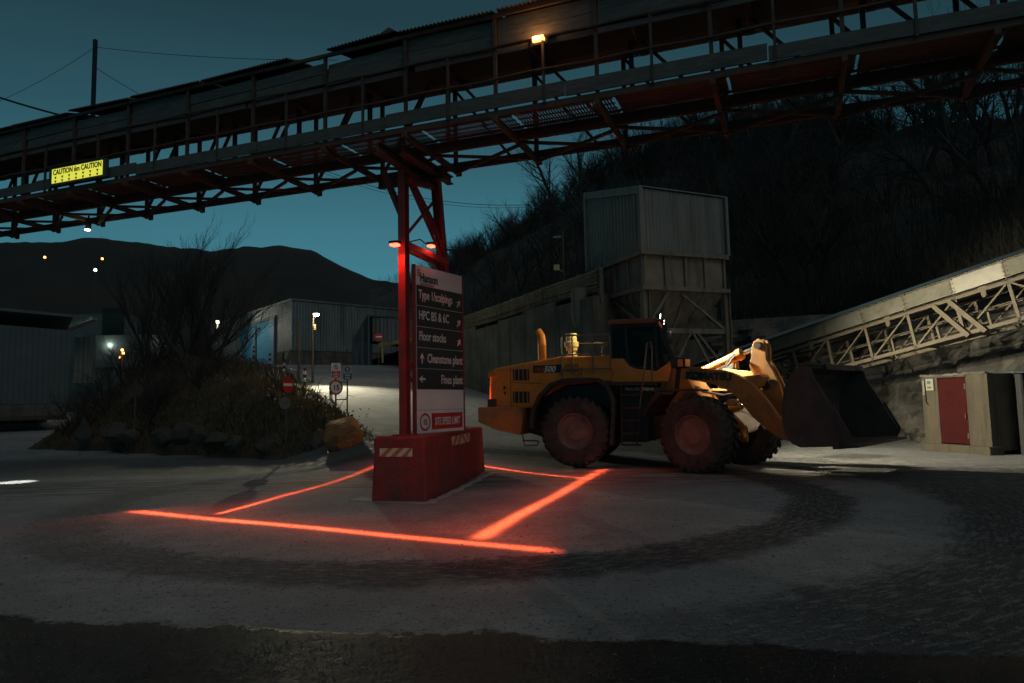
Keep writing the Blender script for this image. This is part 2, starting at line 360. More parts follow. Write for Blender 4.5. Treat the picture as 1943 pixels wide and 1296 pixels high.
def BZ(x, y):
    s_ = -.408*x+.913*y; c_ = .913*x+.408*y
    d = (x+4.4)*.456+(y-21.0)*.89; d2 = x+20.5+(y-27)*.15; d = min(d, d2*1.2)
    d += .35*fb(x, y, .6)
    top = ramp_z(s_)-.08+.24*max(0, 5.0-c_); top = min(top, 4.6+.3*fb(x, y, .2))
    z = min(.1+.78*d, top) if d > 0 else .1+.8*d
    z -= 1.6*max(0, c_-4.9)
    return z+.12*fb(x, y, 1.2)
g = MB(); n_ = 0; bx = [-24+.3*i for i in range(76)]; by = [20+.4*i for i in range(118)]
g.add([V((x, y, BZ(x, y))) for y in by for x in bx], [(j*76+i, j*76+i+1, (j+1)*76+i+1, (j+1)*76+i) for j in range(117) for i in range(75)])
tag(g.build('grass_bank', EARTH, None, True), kind='structure')

# wooded hillside: (px, inner point x,y,z, base radius, crest radius, crest pixel height)
HS = [(700, -18, 74, 5.6, 90, 150, 542), (765, -11.5, 58, 5.7, 78, 130, 548), (830, -5.5, 44.8, 5.8, 62, 105, 528), (870, -3.2, 39.6, 5.8, 50, 86, 500), (940, -.6, 33.8, 5.8, 42, 76, 460), (1000, .8, 30.6, 5.8, 38, 74, 432),
      (1060, 2.0, 28.0, 5.8, 36, 72, 400), (1138, 3.3, 25.6, 5.8, 35, 70, 352), (1250, 6.0, 30.0, 5.3, 36, 70, 312), (1361, 9.4, 31.2, 5.0, 36, 70, 285), (1500, 11.9, 29.0, 4.9, 34, 66, 262), (1701, 15.0, 26.6, 4.8, 31, 62, 240),
      (1850, 16.6, 24.2, 4.8, 29, 58, 222), (2054, 17.8, 21.2, 4.8, 27, 54, 205), (2500, 20.5, 17.2, 5, 27, 52, 150), (3600, 24, 11.8, 5, 30, 54, 0)]
def hs_at(u):
    for a, b in zip(HS, HS[1:]):
        if u <= b[0]: break
    t = max(0, (u-a[0])/(b[0]-a[0])); return [a[i]+(b[i]-a[i])*t for i in range(7)]
def hill_pt(u, t):      # t 0..1 from the foot to the crest, then beyond
    h = hs_at(u); th = math.atan2(u-CX, F_PX); p0 = V((h[1], h[2], h[3]))
    c = EYE+ray(u, h[6])*(h[5]/math.hypot(ray(u, h[6]).x, ray(u, h[6]).y)); b = V((math.sin(th)*h[4], math.cos(th)*h[4], h[3]+.8))
    if t < .15: p = p0.lerp(b, t/.15)
    elif t <= 1: k = (t-.15)/.85; p = b.lerp(c, k); p.z = b.z+(c.z-b.z)*(k**.92)
    else: p = c+V((math.sin(th), math.cos(th), 0))*(t-1)*60; p.z = c.z-(t-1)*6
    if t > .12: p.z += .9*fb(p.x, p.y, .12)
    return p
us = [700+14*i for i in range(208)]; ts = [i/44*1.6 for i in range(45)]
g = MB(); g.add([hill_pt(u, t) for t in ts for u in us], [(j*208+i, j*208+i+1, (j+1)*208+i+1, (j+1)*208+i) for j in range(44) for i in range(207)])
tag(g.build('hillside', HILLM, None, True), kind='structure')
# far hills
FS = [(-900, 430), (-400, 445), (0, 466), (85, 466), (140, 459), (190, 461), (250, 471), (400, 481), (470, 476), (520, 478), (560, 480), (590, 487), (620, 500), (660, 518), (700, 533), (760, 537), (830, 560), (1000, 600), (1500, 620)]
def fs_at(u):
    for a, b in zip(FS, FS[1:]):
        if u <= b[0]: break
    t = (u-a[0])/(b[0]-a[0]); t = t*t*(3-2*t) if False else t; return a[1]+(b[1]-a[1])*t
g = MB(); us2 = [-900+12*i for i in range(201)]
def far_pt(u, k):
    th = math.atan2(u-CX, F_PX); r = 105+150*min(k, 1)+120*max(0, k-1)
    v = fs_at(u); top = EYE.z+(ray(u, v).z/math.hypot(ray(u, v).x, ray(u, v).y))*255
    z = 2+(top-2)*smooth(k, 0, 1.02) if k <= 1 else top-8*(k-1)
    x, y = math.sin(th)*r, math.cos(th)*r
    return V((x, y, z+(2.2*fb(x, y, .03) if k < 1 else 0)*min(1, (1-k)*3)+.7*fb(x, y, .15)+2.2*fb(x, y, .022, 5)))
ks = [i/20*1.5 for i in range(21)]
ks = sorted(set(ks+[1.0])); 
g.add([far_pt(u, k) for k in ks for u in us2], [(j*201+i, j*201+i+1, (j+1)*201+i+1, (j+1)*201+i) for j in range(len(ks)-1) for i in range(200)])
tag(g.build('hills', FARM, None, True), kind='structure')
# rock face at the right: rough quarried wall along the foot of the hillside
RP = [(8.6, 31.4, 5.0), (11.9, 29.0, 4.9), (15.0, 26.6, 4.8), (16.6, 24.2, 4.8), (17.8, 21.2, 4.8), (20.5, 17.2, 5), (24, 11.8, 5), (30, 4, 5)]
g = MB(); nu, nv = 150, 34; pts = []
for i in range(nu):
    t = i/(nu-1)*(len(RP)-1); k = min(int(t), len(RP)-2); a, b = V(RP[k]), V(RP[k+1]); p = a.lerp(b, t-k); d = (b-a).normalized(); nn = V((d.y, -d.x, 0)).normalized(); nn = -nn if nn.y > 0 else nn
    for j in range(nv):
        h = j/(nv-1); q = V((p.x, p.y, 0)); z = -.3+h*(p.z+.5)
        ns = noise.voronoi(V((q.x*.7, q.y*.7, z*.9)))[0][0]*.9+noise.fractal(V((q.x*1.4, q.y*1.4, z*1.6)), 1, 2, 4)*.45
        pts.append(q+nn*(ns*1.1+.9*(1-h)+.15)*min(1, (1-h)*6+.1)+V((0, 0, z)))
g.add(pts, [(i*nv+j, (i+1)*nv+j, (i+1)*nv+j+1, i*nv+j+1) for i in range(nu-1) for j in range(nv-1)])
tag(g.build('rock_face', ROCK), kind='structure')

# ------------------------------------------------------------------ overhead conveyor gallery
A_ = V((math.sin(R(112.6))*math.cos(R(-1.1)), math.cos(R(112.6))*math.cos(R(-1.1)), math.sin(R(-1.1)))); P_ = az(22.6); G0 = V((-1.17, 13.39, 6.5)); GW = 1.95
def T(t, q, h): return G0+A_*t+P_*(q-GW)+V((0, 0, h))
def TP(t, q, h): return T(t, q, h)
gal = root('conveyor_gallery', T(0, 1, 0), 'long dark roofed belt conveyor gallery with walkway crossing overhead on the red tower', 'conveyor')
rnd = random.Random(3)
T0, T1 = -22, 14
bays = [.15+1.72*k for k in range(-12, 9)]
for z_, q_ in ((-.08, .95), (-.08, 1.92)):
    MB().bar(T(T0, q_, z_), T(T1, q_, z_), .08, .14).build('chord', STEEL_R, gal)
for q_ in (0.03, .92):
    MB().bar(T(T0, q_, -.02), T(T1, q_, -.02), .05, .10).build('walkway_stringer', STEEL_R, gal)
for q_, h_ in ((.95, 1.34), (1.92, 1.54)):
    MB().bar(T(T0, q_, h_), T(T1, q_, h_), .07, .12).build('top_chord', STEEL_D, gal)
for i, t in enumerate(bays):
    b = MB().bar(T(t, -.06, -.12), T(t, 2.05, -.17), .075, .10, V((0, 0, 1))); b.bar(T(t, 2.02, -.17), T(t, 2.07, -.17), .11, .13)
    b.build('cross_beam', STEEL_R, gal)
    m = MB().bar(T(t, .03, -.02), T(t, .03, 1.70), .055, .055, A_); m.build('post', STEEL_D, gal)
    m = MB().bar(T(t, 1.92, -.1), T(t, 1.92, 1.7), .07, .07, A_); m.build('post', STEEL_D, gal)
    m = MB().bar(T(t+.35, .95, -.1), T(t+.35, .95, 1.3), .07, .07, A_); m.build('post', STEEL_D, gal)
    d = MB().bar(T(t, 1.92, -.05), T(t+.95, 1.92, 1.5), .05, .06, P_) if i < 12 else MB().bar(T(t+1.2, 1.92, -.05), T(t, 1.92, 1.5), .05, .06, P_)
    d.build('diagonal', STEEL_D, gal)
    d = MB().bar(T(t+.95, .95, -.05), T(t+1.7, .95, 1.25), .05, .05, P_) if i < 12 else MB().bar(T(t+1.6, .95, -.05), T(t+.5, .95, 1.25), .05, .05, P_)
    d.build('diagonal', STEEL_D, gal)
    x = MB().bar(T(t, .98, -.16), T(t+1.72, 1.9, -.16), .05, .05); x.bar(T(t+1.72, .98, -.22), T(t, 1.9, -.22), .05, .05); x.build('wind_brace', STEEL_R, gal)
    if i % 1 == 0:
        hp = MB().bar(T(t+.86, -.02, 0), T(t+.86, -.02, 1.10), .04, .04, A_); hp.build('handrail_post', STEEL_D, gal)
    rb = MB().bar(T(t+.5, .1, 1.34), T(t+.5, 1.55, 1.34), .10, .12); rb.tube([T(t+.5, .35, 1.25), T(t+.5, 1.25, 1.22)], .055, 8); rb.box(T(t+.5, 1.3, 1.24), .14, .10, .16, (A_, P_, V((0, 0, 1)))); rb.build('idler_frame', STEEL_R, gal)
for h_ in (1.10, .55):
    pts = [T(T0+i*.5, -.03, h_+.012*math.sin(i*1.7)) for i in range(73)]
    MB().tube(pts, .022, 6).build('handrail', STEEL_D, gal)
MB().bar(T(T0, 1.98, .55), T(T1, 1.98, .55), .03, .04).build('handrail', STEEL_D, gal)
t = T0
while t < T1:                                             # toe boards, one length after another, slightly out of line
    L_ = rnd.uniform(2.6, 3.6); o = rnd.uniform(-.02, .03)
    b = MB().bar(T(t, -.01, .155+o), T(min(t+L_-.015, T1), -.01, .155+o+rnd.uniform(-.02, .02)), .03, .22+rnd.uniform(-.02, .02)); b.build('toe_board', WOOD, gal)
    for k in (.2, L_-.2): pass
    t += L_
for i in range(len(bays)-1):                              # wooden side boards between the posts
    a, b_ = bays[i], bays[i+1]; tl = rnd.uniform(-.03, .03)
    b = MB()
    top = 1.60+rnd.uniform(-.05, .04)
    if 11 <= i: top = 1.63
    if a < -1.45 and b_ > -2.3: top = 1.54
    for k, (z0, z1) in enumerate(((1.14, (1.14+top)/2-.004), ((1.14+top)/2+.004, top))):
        sh = rnd.uniform(-.01, .012)
        b.add([T(a+.03, .07+sh, z0+tl), T(b_-.03, .07+sh, z0-tl), T(b_-.03, .07+sh, z1-tl), T(a+.03, .07+sh, z1+tl), T(a+.03, .10+sh, z0+tl), T(b_-.03, .10+sh, z0-tl), T(b_-.03, .10+sh, z1-tl), T(a+.03, .10+sh, z1+tl)],
              [(0, 1, 2, 3), (5, 4, 7, 6), (0, 4, 5, 1), (3, 2, 6, 7), (0, 3, 7, 4), (1, 5, 6, 2)])
    b.build('side_board', WOOD, gal)
for a, b_, h0, h1 in ((T0, -9, 1.06, 1.06), (-9, -3.56, 1.05, 1.06), (-3.5, .1, 1.05, 1.05), (.3, 5, 1.07, 1.05), (5, T1, 1.05, 1.05)):
    MB().bar(T(a, .12, h0+.02), T(b_, .12, h1+.02), .04, .10).build('lower_side_rail', WOOD, gal)
tr = MB().bar(T(T0, .85, 1.42), T(T1, .85, 1.42), 1.50, .06); tr.bar(T(T0, .2, 1.38), T(T1, .2, 1.38), .06, .10); tr.bar(T(T0, 1.60, 1.40), T(T1, 1.60, 1.40), .06, .08); tr.build('belt_tray', STEEL_D, gal)
MB().bar(T(T0, .75, 1.27), T(T1, .75, 1.25), .72, .02).build('return_belt', pm('conveyor_rubber', (.03, .03, .03), .8), gal)
fb_ = MB().bar(T(T0, 1.97, 1.66), T(T1, 1.97, 1.66), .03, .16); fb_.build('rear_side_board', WOOD, gal)
MB().bar(T(T0, 0, 1.655), T(T1, 0, 1.655), .05, .06).build('eaves_purlin', STEEL_D, gal)
MB().bar(T(T0, 1.9, 1.66), T(T1, 1.9, 1.66), .05, .06).build('eaves_purlin', STEEL_D, gal)
MB().bar(T(T0, .95, 1.86), T(T1, .95, 1.86), .05, .06).build('ridge_purlin', STEEL_D, gal)
def roof(a, b_, lift0=0, lift1=0, name='roof_sheet'):      # arched corrugated sheeting, the waves run across
    n = int((b_-a)/.075*2); m = MB(); rows = 7; vs = []
    for i in range(n+1):
        t_ = a+(b_-a)*i/n; w_ = .022*(1 if i % 2 else -1); lf = lift0+(lift1-lift0)*i/n
        for j in range(rows):
            q = -.1+2.15*j/(rows-1); vs.append(T(t_, q, 1.70+.22*math.sin(PI*j/(rows-1))+w_+lf*(1-.4*j/rows)))
    m.add(vs, [(i*rows+j, (i+1)*rows+j, (i+1)*rows+j+1, i*rows+j+1) for i in range(n) for j in range(rows-1)])
    return m.build(name, STEEL_D, gal)
t = T0
while t < -10: roof(t, t+1.9, rnd.uniform(0, .02), rnd.uniform(0, .02)); t += 1.92
for a, b_, l0, l1 in ((-10.4, -8.55, .0, -.01), (-8.5, -6.6, .05, .0), (-6.55, -4.6, .02, .0), (-4.55, -2.35, .0, .03), (-1.45, .0, .02, .07), (.08, 1.9, .02, -.01), (1.95, 3.8, 0, 0), (3.85, 5.7, 0, 0), (5.75, 7.6, 0, .02), (7.65, 9.5, 0, 0), (9.55, 11.5, 0, 0), (11.55, T1, 0, 0)):
    roof(a, b_, l0, l1)
m = MB(); m.add([T(-.35, -.1, 1.74), T(-.12, -.08, 1.86), T(.02, -.1, 1.75), T(-.3, .5, 1.9), T(-.1, .5, 1.98), T(.02, .5, 1.9)], [(0, 1, 4, 3), (1, 2, 5, 4), (0, 2, 1)]); m.build('torn_sheet', STEEL_D, gal)
# walkway floor: punched plates (bars with gaps) laid between the stringers
t = T0; k = 0
while t < T1:
    e1 = min(t+1.68, T1); m = MB(); n = int((e1-t)/.05)
    near_open = -5.5 < t < 3
    for i in range(n):
        tt = t+.03+i*.05; m.box((T(tt, .475, .035)), (.026 if near_open else .040), .86, .012, (A_, P_, V((0, 0, 1))))
    for q_ in ((.12, .3, .48, .66, .84) if near_open else (.1, .2, .3, .4, .5, .6, .7, .8)):
        m.box(T((t+e1)/2, q_, .028), e1-t, .045 if near_open else .085, .006, (A_, P_, V((0, 0, 1))))
    m.build('walkway_plate', STEEL_R, gal); t += 1.72
# caution sign
cs = root('height_caution_sign', T(-8.1, -.08, .28), 'bright yellow height caution sign with black letters hung on the gallery walkway', 'sign')
ZZ = V((0, 0, 1))
m = MB().box(T(-8.1, -.09, .27), 1.86, .06, .42, (A_, P_, ZZ)); m.build('frame', pm('dark_sign_frame', (.05, .06, .06), .6), cs, bevel=.008)
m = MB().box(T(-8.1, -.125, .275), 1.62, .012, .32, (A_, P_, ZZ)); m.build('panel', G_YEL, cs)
text('CAUTION 6m CAUTION', .165, T(-8.87, -.134, .300), A_, ZZ, SBLACK, 'lettering', cs, offset=.005, wscale=.87)
m = MB()
for i in range(7):
    for r_ in range(2):
        c = T(-8.78+i*.225, -.134, .225-.085*r_); m.add([c+A_*-.04+ZZ*.03, c+A_*.04+ZZ*.03, c-ZZ*.035], [(0, 2, 1)])
m.build('printed_pattern', SBLACK, cs)
# bulkhead lamp on the gallery
bl = root('bulkhead_lamp', T(2.66, .02, 1.1), 'amber bulkhead lamp glowing on the side of the gallery', 'lamp')
MB().box(T(2.66, .04, 1.08), .30, .07, .17, (A_, P_, ZZ)).build('lamp_base', STEEL_D, bl, bevel=.01)
MB().box(T(2.66, -.025, 1.08), .21, .06, .095, (A_, P_, ZZ)).build('lamp_lens', G_ORG, bl, bevel=.02)
lamp('POINT', 'bulkhead_lamp_light', T(2.62, -.10, 1.15), 6, (1, .42, .12), .05)
# small spot under the gallery at the left, throwing the white patch
us_ = root('gallery_spotlight', T(-10.1, 1.6, -.25), 'small white spotlight hanging beneath the left of the gallery', 'lamp')
MB().box(T(-10.1, 1.6, -.30), .10, .10, .22, (A_, P_, ZZ)).build('housing', BLK, us_, bevel=.01)
MB().box(T(-10.06, 1.55, -.44), .09, .09, .03, (A_, P_, ZZ)).build('lens', G_WORK, us_)
MB().bar(T(-10.1, 1.6, -.2), T(-10.1, 1.6, -.05), .03, .03).build('bracket', STEEL_D, us_)

# ------------------------------------------------------------------ tower, block, big sign
ax3 = (A_, P_, ZZ)
tw = root('gallery_support_tower', T(-.32, 1.6, -5.3), 'tall red steel tower with raking leg carrying the gallery above the sign', 'tower')
def ibeam(p0, p1, w_, h_, th, up):
    p0, p1 = V(p0), V(p1); d = (p1-p0).normalized(); x = d.cross(up).normalized(); u = x.cross(d); m = MB()
    m.bar(p0, p1, th, h_-2*th-.004, up); m.bar(p0+u*(h_/2-th/2), p1+u*(h_/2-th/2), w_, th, up); m.bar(p0-u*(h_/2-th/2), p1-u*(h_/2-th/2), w_, th, up); return m
cb = gz(767, 820, 1.18); q0 = (cb-G0).dot(P_)+GW; t0 = (cb-G0).dot(A_)
colN0 = V((-1.97, 12.5, 1.16)); colN1 = V((-1.97, 12.5, 6.28))
ibeam(colN0, colN1, .15, .16, .014, P_).build('column', RED, tw, bevel=.003)
farB = V((-1.27, 15.45, 1.16)); farT = T(-.12, 1.55, -.30)
ibeam(farB, farT, .15, .17, .014, (A_)).build('column', RED, tw, bevel=.003)
MB().box(colN0+ZZ*.012, .34, .34, .02, ax3).build('base_plate', RED, tw)
MB().box(farB+ZZ*.012, .34, .34, .02, ax3).build('base_plate', RED, tw)
tN = (colN1-G0).dot(A_); qN = (colN1-G0).dot(P_)+GW
def lerp(a, b, t): return V(a).lerp(V(b), t)
def N_(z): return V((colN0.x, colN0.y, z))
def Fp(z): return lerp(farB, farT, (z-farB.z)/(farT.z-farB.z))
ibeam(T(tN, -.05, -.28), T(tN, 1.95, -.34), .16, .20, .015, ZZ).build('head_beam', STEEL_R, tw)
ibeam(T(tN+.35, .2, -.27), T(tN+.35, 2.05, -.31), .14, .16, .015, ZZ).build('head_beam', STEEL_R, tw)
ibeam(T(tN-1.0, 1.5, -.36), T(tN+.5, 1.5, -.36), .14, .20, .015, ZZ).build('head_beam', STEEL_R, tw)
MB().bar(N_(5.15), T(tN-.62, 1.1, -.28), .09, .10).build('knee_brace', RED, tw)
MB().bar(Fp(5.0), N_(6.15), .09, .11, A_).build('knee_brace', RED, tw)
MB().bar(N_(5.9), Fp(5.95), .09, .09).build('strut', RED, tw)
MB().bar(N_(6.0)+A_*.05, Fp(4.55)+A_*.05, .045, .045).build('cross_brace', RED, tw)
MB().bar(N_(4.75)-A_*.05, Fp(5.75)-A_*.05, .045, .045).build('cross_brace', RED, tw)
for o in (-.09, .09):
    MB().bar(N_(4.66)+A_*o, Fp(4.58)+A_*o*1.4, .05, .11).build('tie_beam', RED, tw)
MB().bar(N_(2.2)-A_*.06, Fp(3.6)-A_*.06, .05, .05).build('cross_brace', RED, tw)
MB().bar(N_(2.35)-A_*.06, Fp(1.3)-A_*.06, .05, .05).build('cross_brace', RED, tw)
MB().bar(Fp(4.5)+A_*.0, Fp(3.9)-A_*.30, .05, .05).build('cross_brace', RED, tw)
MB().tube([N_(4.75)+P_*.15, N_(4.9)+P_*.6, N_(4.82)+P_*1.0], .012, 6).build('cable', CABLE, tw)
# red lamps
def red_lamp(c, label, d):
    r_ = root('warning_lamp', c, label, 'lamp', 'red warning lamps on the tower')
    X_ = A_; 
    MB().box(c+ZZ*.045, .19*d, .14, .05, ax3).build('housing', BLK, r_, bevel=.01)
    MB().box(c-P_*.0, .155*d, .13, .045, ax3).build('lens', G_RED, r_, bevel=.012)
    MB().bar(c+ZZ*.05, c+ZZ*.05+P_*.2, .04, .03).build('bracket', STEEL_D, r_)
    return r_
LA = N_(4.62)-P_*.24-A_*.04; LB = Fp(4.80)-P_*.12+A_*.10
LB = lerp(N_(4.72), Fp(4.72), .50)+A_*.16+ZZ*.05
red_lamp(LA, 'red warning lamp on the face of the straight column', 1); red_lamp(LB, 'red warning lamp behind the column on the tie beam', .75)
def line_light(name, src, a, b, energy, wid, over=.0, endsoft=.05):
    a, b, src = V(a), V(b), V(src); mid = (a+b)/2; L = bpy.data.lights.new(name, 'SPOT'); L.color = (1, .105, .035); L.energy = energy; L.shadow_soft_size = .012
    # aim so that the middle of the angle is centred
    da, db = (a-src).normalized(), (b-src).normalized(); z = -(da+db).normalized(); nrm = da.cross(db).normalized(); y = nrm; x = y.cross(z).normalized()
    half = da.angle(db)/2; L.spot_size = min(PI*.98, 2*half+R(12)); L.spot_blend = .05
    m = Matrix((x, y, z)).transposed().to_4x4(); m.translation = src
    o = bpy.data.objects.new(name, L); col.objects.link(o); o.matrix_world = m
    L.use_nodes = True; t_ = L.node_tree; N = t_.nodes; K = t_.links; em = N['Emission']
    tcn = N.new('ShaderNodeTexCoord'); sp = N.new('ShaderNodeSeparateXYZ'); K.new(tcn.outputs['Normal'], sp.inputs[0])
    def mth(op, a_, b_=None):
        n = N.new('ShaderNodeMath'); n.operation = op
        for i, xx in enumerate((a_, b_)):
            if xx is None: continue
            if isinstance(xx, (int, float)): n.inputs[i].default_value = xx
            else: K.new(xx, n.inputs[i])
        return n.outputs[0]
    az_ = mth('ABSOLUTE', sp.outputs[2]); ay = mth('DIVIDE', mth('ABSOLUTE', sp.outputs[1]), wid); axx = mth('DIVIDE', mth('ABSOLUTE', sp.outputs[0]), az_)
    core = mth('POWER', 2.718, mth('MULTIPLY', mth('POWER', ay, 2.4), -1)); halo = mth('MULTIPLY', mth('POWER', 2.718, mth('MULTIPLY', mth('DIVIDE', ay, 5.0), -1)), .085)
    mr_ = N.new('ShaderNodeMapRange'); mr_.interpolation_type = 'SMOOTHSTEP'; K.new(axx, mr_.inputs[0]); th = math.tan(half); mr_.inputs[1].default_value = th; mr_.inputs[2].default_value = th*(1-endsoft*2.2); mr_.inputs[3].default_value = 0; mr_.inputs[4].default_value = 1
    # evens out the fall-off of the fan towards its ends, as the projector lens does
    bo = mth('ADD', 1, mth('MULTIPLY', mth('POWER', axx, 2), 1.3))
    K.new(mth('MULTIPLY', mth('MULTIPLY', mth('ADD', core, halo), mr_.outputs[0]), bo), em.inputs['Strength'])
    return o
g0 = lambda x, y: V((x, y, GZ(x, y)))
line_light('line_projector_light', LA-P_*.16-ZZ*.03, g0(-6.7, 12.0), g0(.62, 8.0), 9500, .017)
line_light('line_projector_light', LA-P_*.10-A_*.16-ZZ*.03, g0(-4.9, 11.3), g0(-3.3, 19.2), 6500, .012)
line_light('line_projector_light', LB+A_*.18-ZZ*.08, g0(2.25, 17.4), g0(-.55, 8.75), 9000, .019)
LC = Fp(4.86)+A_*.22+P_*.8
line_light('line_projector_light', LC-ZZ*.05, gz(880, 882, .08), gz(1128, 907, .04), 8500, .011)
lpj = root('line_projector', LC, 'small black line projector on a bracket near the top of the raking leg', 'lamp')
MB().box(LC+ZZ*.02, .07, .12, .07, ax3).build('housing', BLK, lpj, bevel=.01); MB().bar(LC+ZZ*.02, Fp(4.86), .03, .03).build('bracket', STEEL_D, lpj)
lamp('SPOT', 'warning_lamp_and_fill', LA-P_*.12-ZZ*.05, 34, (1, .08, .035), .06, LA-ZZ*3, 150, .6)
lamp('SPOT', 'warning_lamp_and_fill', LA+P_*.0-ZZ*.06, 9, (1, .08, .035), .03, N_(3.4)-P_*.02, 50, .8)
lamp('SPOT', 'warning_lamp_and_fill', LB+A_*.22-ZZ*.04, 66, (1, .28, .09), .06, LB+A_*6+P_*5-ZZ*3.6, 58, .9)  # orange fill spot added to brighten the loader's near side
lamp('POINT', 'warning_lamp_and_fill', LB-ZZ*.08+A_*.05, 1.2, (1, .08, .035), .04)

# block
FL, FR, BR = V((-2.56, 12.35, 0)), V((-1.54, 12.12, 0)), V((-.72, 17.05, 0)); BL = FL+(BR-FR)
blk = MB(); cc = (FL+FR+BR+BL)/4; H_ = 1.16
def ring_at(z, k, ch=.0): return [cc+(p-cc)*k+ZZ*z for p in (FL, FR, BR, BL)]
r0, r1 = ring_at(-.02, 1.0), [p+ZZ*H_+(cc-p)*V((1, 1, 0)).length*0 for p in (FL, FR, BR, BL)]
ins = .045
ex = (FR-FL).normalized(); ey = (BR-FR).normalized()
r1 = [FL+ex*ins+ey*ins+ZZ*H_, FR-ex*ins+ey*ins+ZZ*H_, BR-ex*ins-ey*ins+ZZ*(H_-.02), BL+ex*ins-ey*ins+ZZ*H_]
r0 = [p+ZZ*-.02 for p in (FL, FR, BR, BL)]
blk.add(r0+r1, [(0, 3, 2, 1), (4, 5, 6, 7), (0, 1, 5, 4), (1, 2, 6, 5), (2, 3, 7, 6), (3, 0, 4, 7)])
rb = root('concrete_block', cc, 'big chipped red concrete block with striped reflectors under the tower', 'block')
bb = blk.build('body', REDBLOCK, rb)
sub = bb.modifiers.new('bevel', 'BEVEL'); sub.width = .05; sub.segments = 3
def striped(p0, xd, yd, w_, h_, n, mode):
    nn = xd.cross(yd).normalized(); m = MB(); m.cur = 0
    m.add([p0, p0+xd*w_, p0+xd*w_+yd*h_, p0+yd*h_], [(0, 1, 2, 3)]); m.cur = 1
    st = w_/n
    for i in range(n):
        a0 = i*st; sl = .75*st; up = 1 if (mode == 1 or (mode == 2 and i < n/2)) else -1
        x0, x1 = (a0+st*.0, a0+st*.5); dx_ = sl*up
        if up < 0: x0 += sl; x1 += sl
        cl = lambda v_: max(0, min(w_, v_))
        m.add([p0+nn*.003+xd*cl(x0), p0+nn*.003+xd*cl(x1), p0+nn*.003+xd*cl(x1+dx_)+yd*h_, p0+nn*.003+xd*cl(x0+dx_)+yd*h_], [(0, 1, 2, 3)])
    return m
fd = (r1[1]-r1[0]).normalized(); up_ = ((r1[0]+r1[1])/2-(FL+FR)/2).normalized(); nn = fd.cross(up_)
striped(lerp(FL, FR, .15)+up_*.80+nn*.006+ey*(.045*.80/H_)*0, fd, up_, .62, .15, 3, 1).build('reflector_strip', [STRP, STRO], rb)
sd = ey; ups = ((r1[1]+r1[2])/2-(FR+BR)/2).normalized(); ns = sd.cross(ups)
striped(lerp(FR, BR, .38)+ups*.86+ns*.006, sd, ups, 1.62, .19, 4, 2).build('reflector_strip', [STRP, STRO], rb)
# thin concrete smear at the foot
m = MB(); a = 0
rim = []
for k in range(26):
    t = k/25
    if t < .35: p = lerp(FL+V((-.45, .2, 0)), FR+V((.1, -.14, 0)), t/.35)
    else: p = lerp(FR+V((.12, -.12, 0)), BR+V((.25, -.3, 0)), (t-.35)/.65)
    rim.append(p+V((rnd.uniform(-.05, .05), rnd.uniform(-.06, .03), 0)))
inn = [lerp(p, cc, .12) for p in rim]
m.add([V((p.x, p.y, GZ(p.x, p.y)+.012)) for p in rim]+[V((p.x, p.y, GZ(p.x, p.y)+.035)) for p in inn]+[V((p.x, p.y, -.02)) for p in rim], [(i, i+1, 27+i, 26+i) for i in range(25)]+[(52+i, 53+i, i+1, i) for i in range(25)])
tag(m.build('mortar_apron', pm('pale_mortar', (.36, .34, .32), .9, 0, .2, 4, .3, 30)), kind='structure')

# big direction sign
S0, S1 = V((-1.80, 12.86, 1.17)), V((-1.02, 14.18, 1.17)); sd = (S1-S0); SW = sd.length; sd.normalize(); SH = 3.20; sn = V((sd.y, -sd.x, 0))
sg = root('direction_sign', S0, 'tall white and black direction board on the red block', 'sign')
def SP(x, z, o=.0): return S0+sd*x+ZZ*z+sn*o
def srect(x0, x1, z0, z1, o, mat, name, th=.003):
    m = MB(); c = SP((x0+x1)/2, (z0+z1)/2, o); m.box(c, x1-x0, th, z1-z0, (sd, -sn, ZZ)); return m.build(name, mat, sg)
m = MB().box(SP(SW/2, SH/2, -.035), SW, .06, SH, (sd, -sn, ZZ)); m.build('board', WHITE, sg, bevel=.004)
for x in (-.025, SW+.025):
    MB().box(SP(x, SH/2, -.035), .04, .075, SH+.01, (sd, -sn, ZZ)).build('frame_post', RED, sg, bevel=.004)
rows = ['Type 1/scalpings', 'HPC B5 & 6C', 'Floor stocks', 'Cleanstone plant', 'Fines plant']
def arrow(cx_, cz_, ang, L_, mat=WHITE, P=SP, o=.0065, par=None):
    m = MB(); ca, sa = math.cos(ang), math.sin(ang); sh = [(-L_/2, -.014), (.0, -.014), (-.0, -.05), (L_/2, 0), (.0, .05), (.0, .014), (-L_/2, .014)]
    sh = [(-L_/2, -.016), (.02, -.016), (-.03, -.062), (.0, -.062), (L_/2, 0), (0, .062), (-.03, .062), (.02, .016), (-L_/2, .016)]
    pts = [P(cx_+x*ca-z*sa, cz_+x*sa+z*ca, o) for x, z in sh]; m.add(pts, [tuple(range(len(pts)))]); return m.build('arrow', mat, par or sg)
rh = SH*.125; ztop = SH*(1-.12)
for i, s in enumerate(rows):
    z1 = ztop-i*rh; z0 = z1-rh+.012
    srect(.012, SW-.012, z0, z1, .0015, SBLACK, 'panel')
    zc = (z0+z1)/2
    if i < 3:
        text(s, .245, SP(.07, zc-.06, .006), sd, ZZ, WHITE, 'lettering', sg, ext=.001, wscale=.70 if i != 0 else .68, offset=.004); arrow(SW-.15, zc-.03, R(52), .19)
    else:
        text(s, .245, SP(SW-.04, zc-.08, .006), sd, ZZ, WHITE, 'lettering', sg, 'RIGHT', ext=.001, wscale=.70, offset=.004); arrow(.16, zc, R(90) if i == 3 else R(180), .2)
text('Hanson', .235, SP(.12, SH*.94-.11, .004), sd, ZZ, SBLACK, 'lettering', sg, offset=.006, ext=.001, wscale=.78)
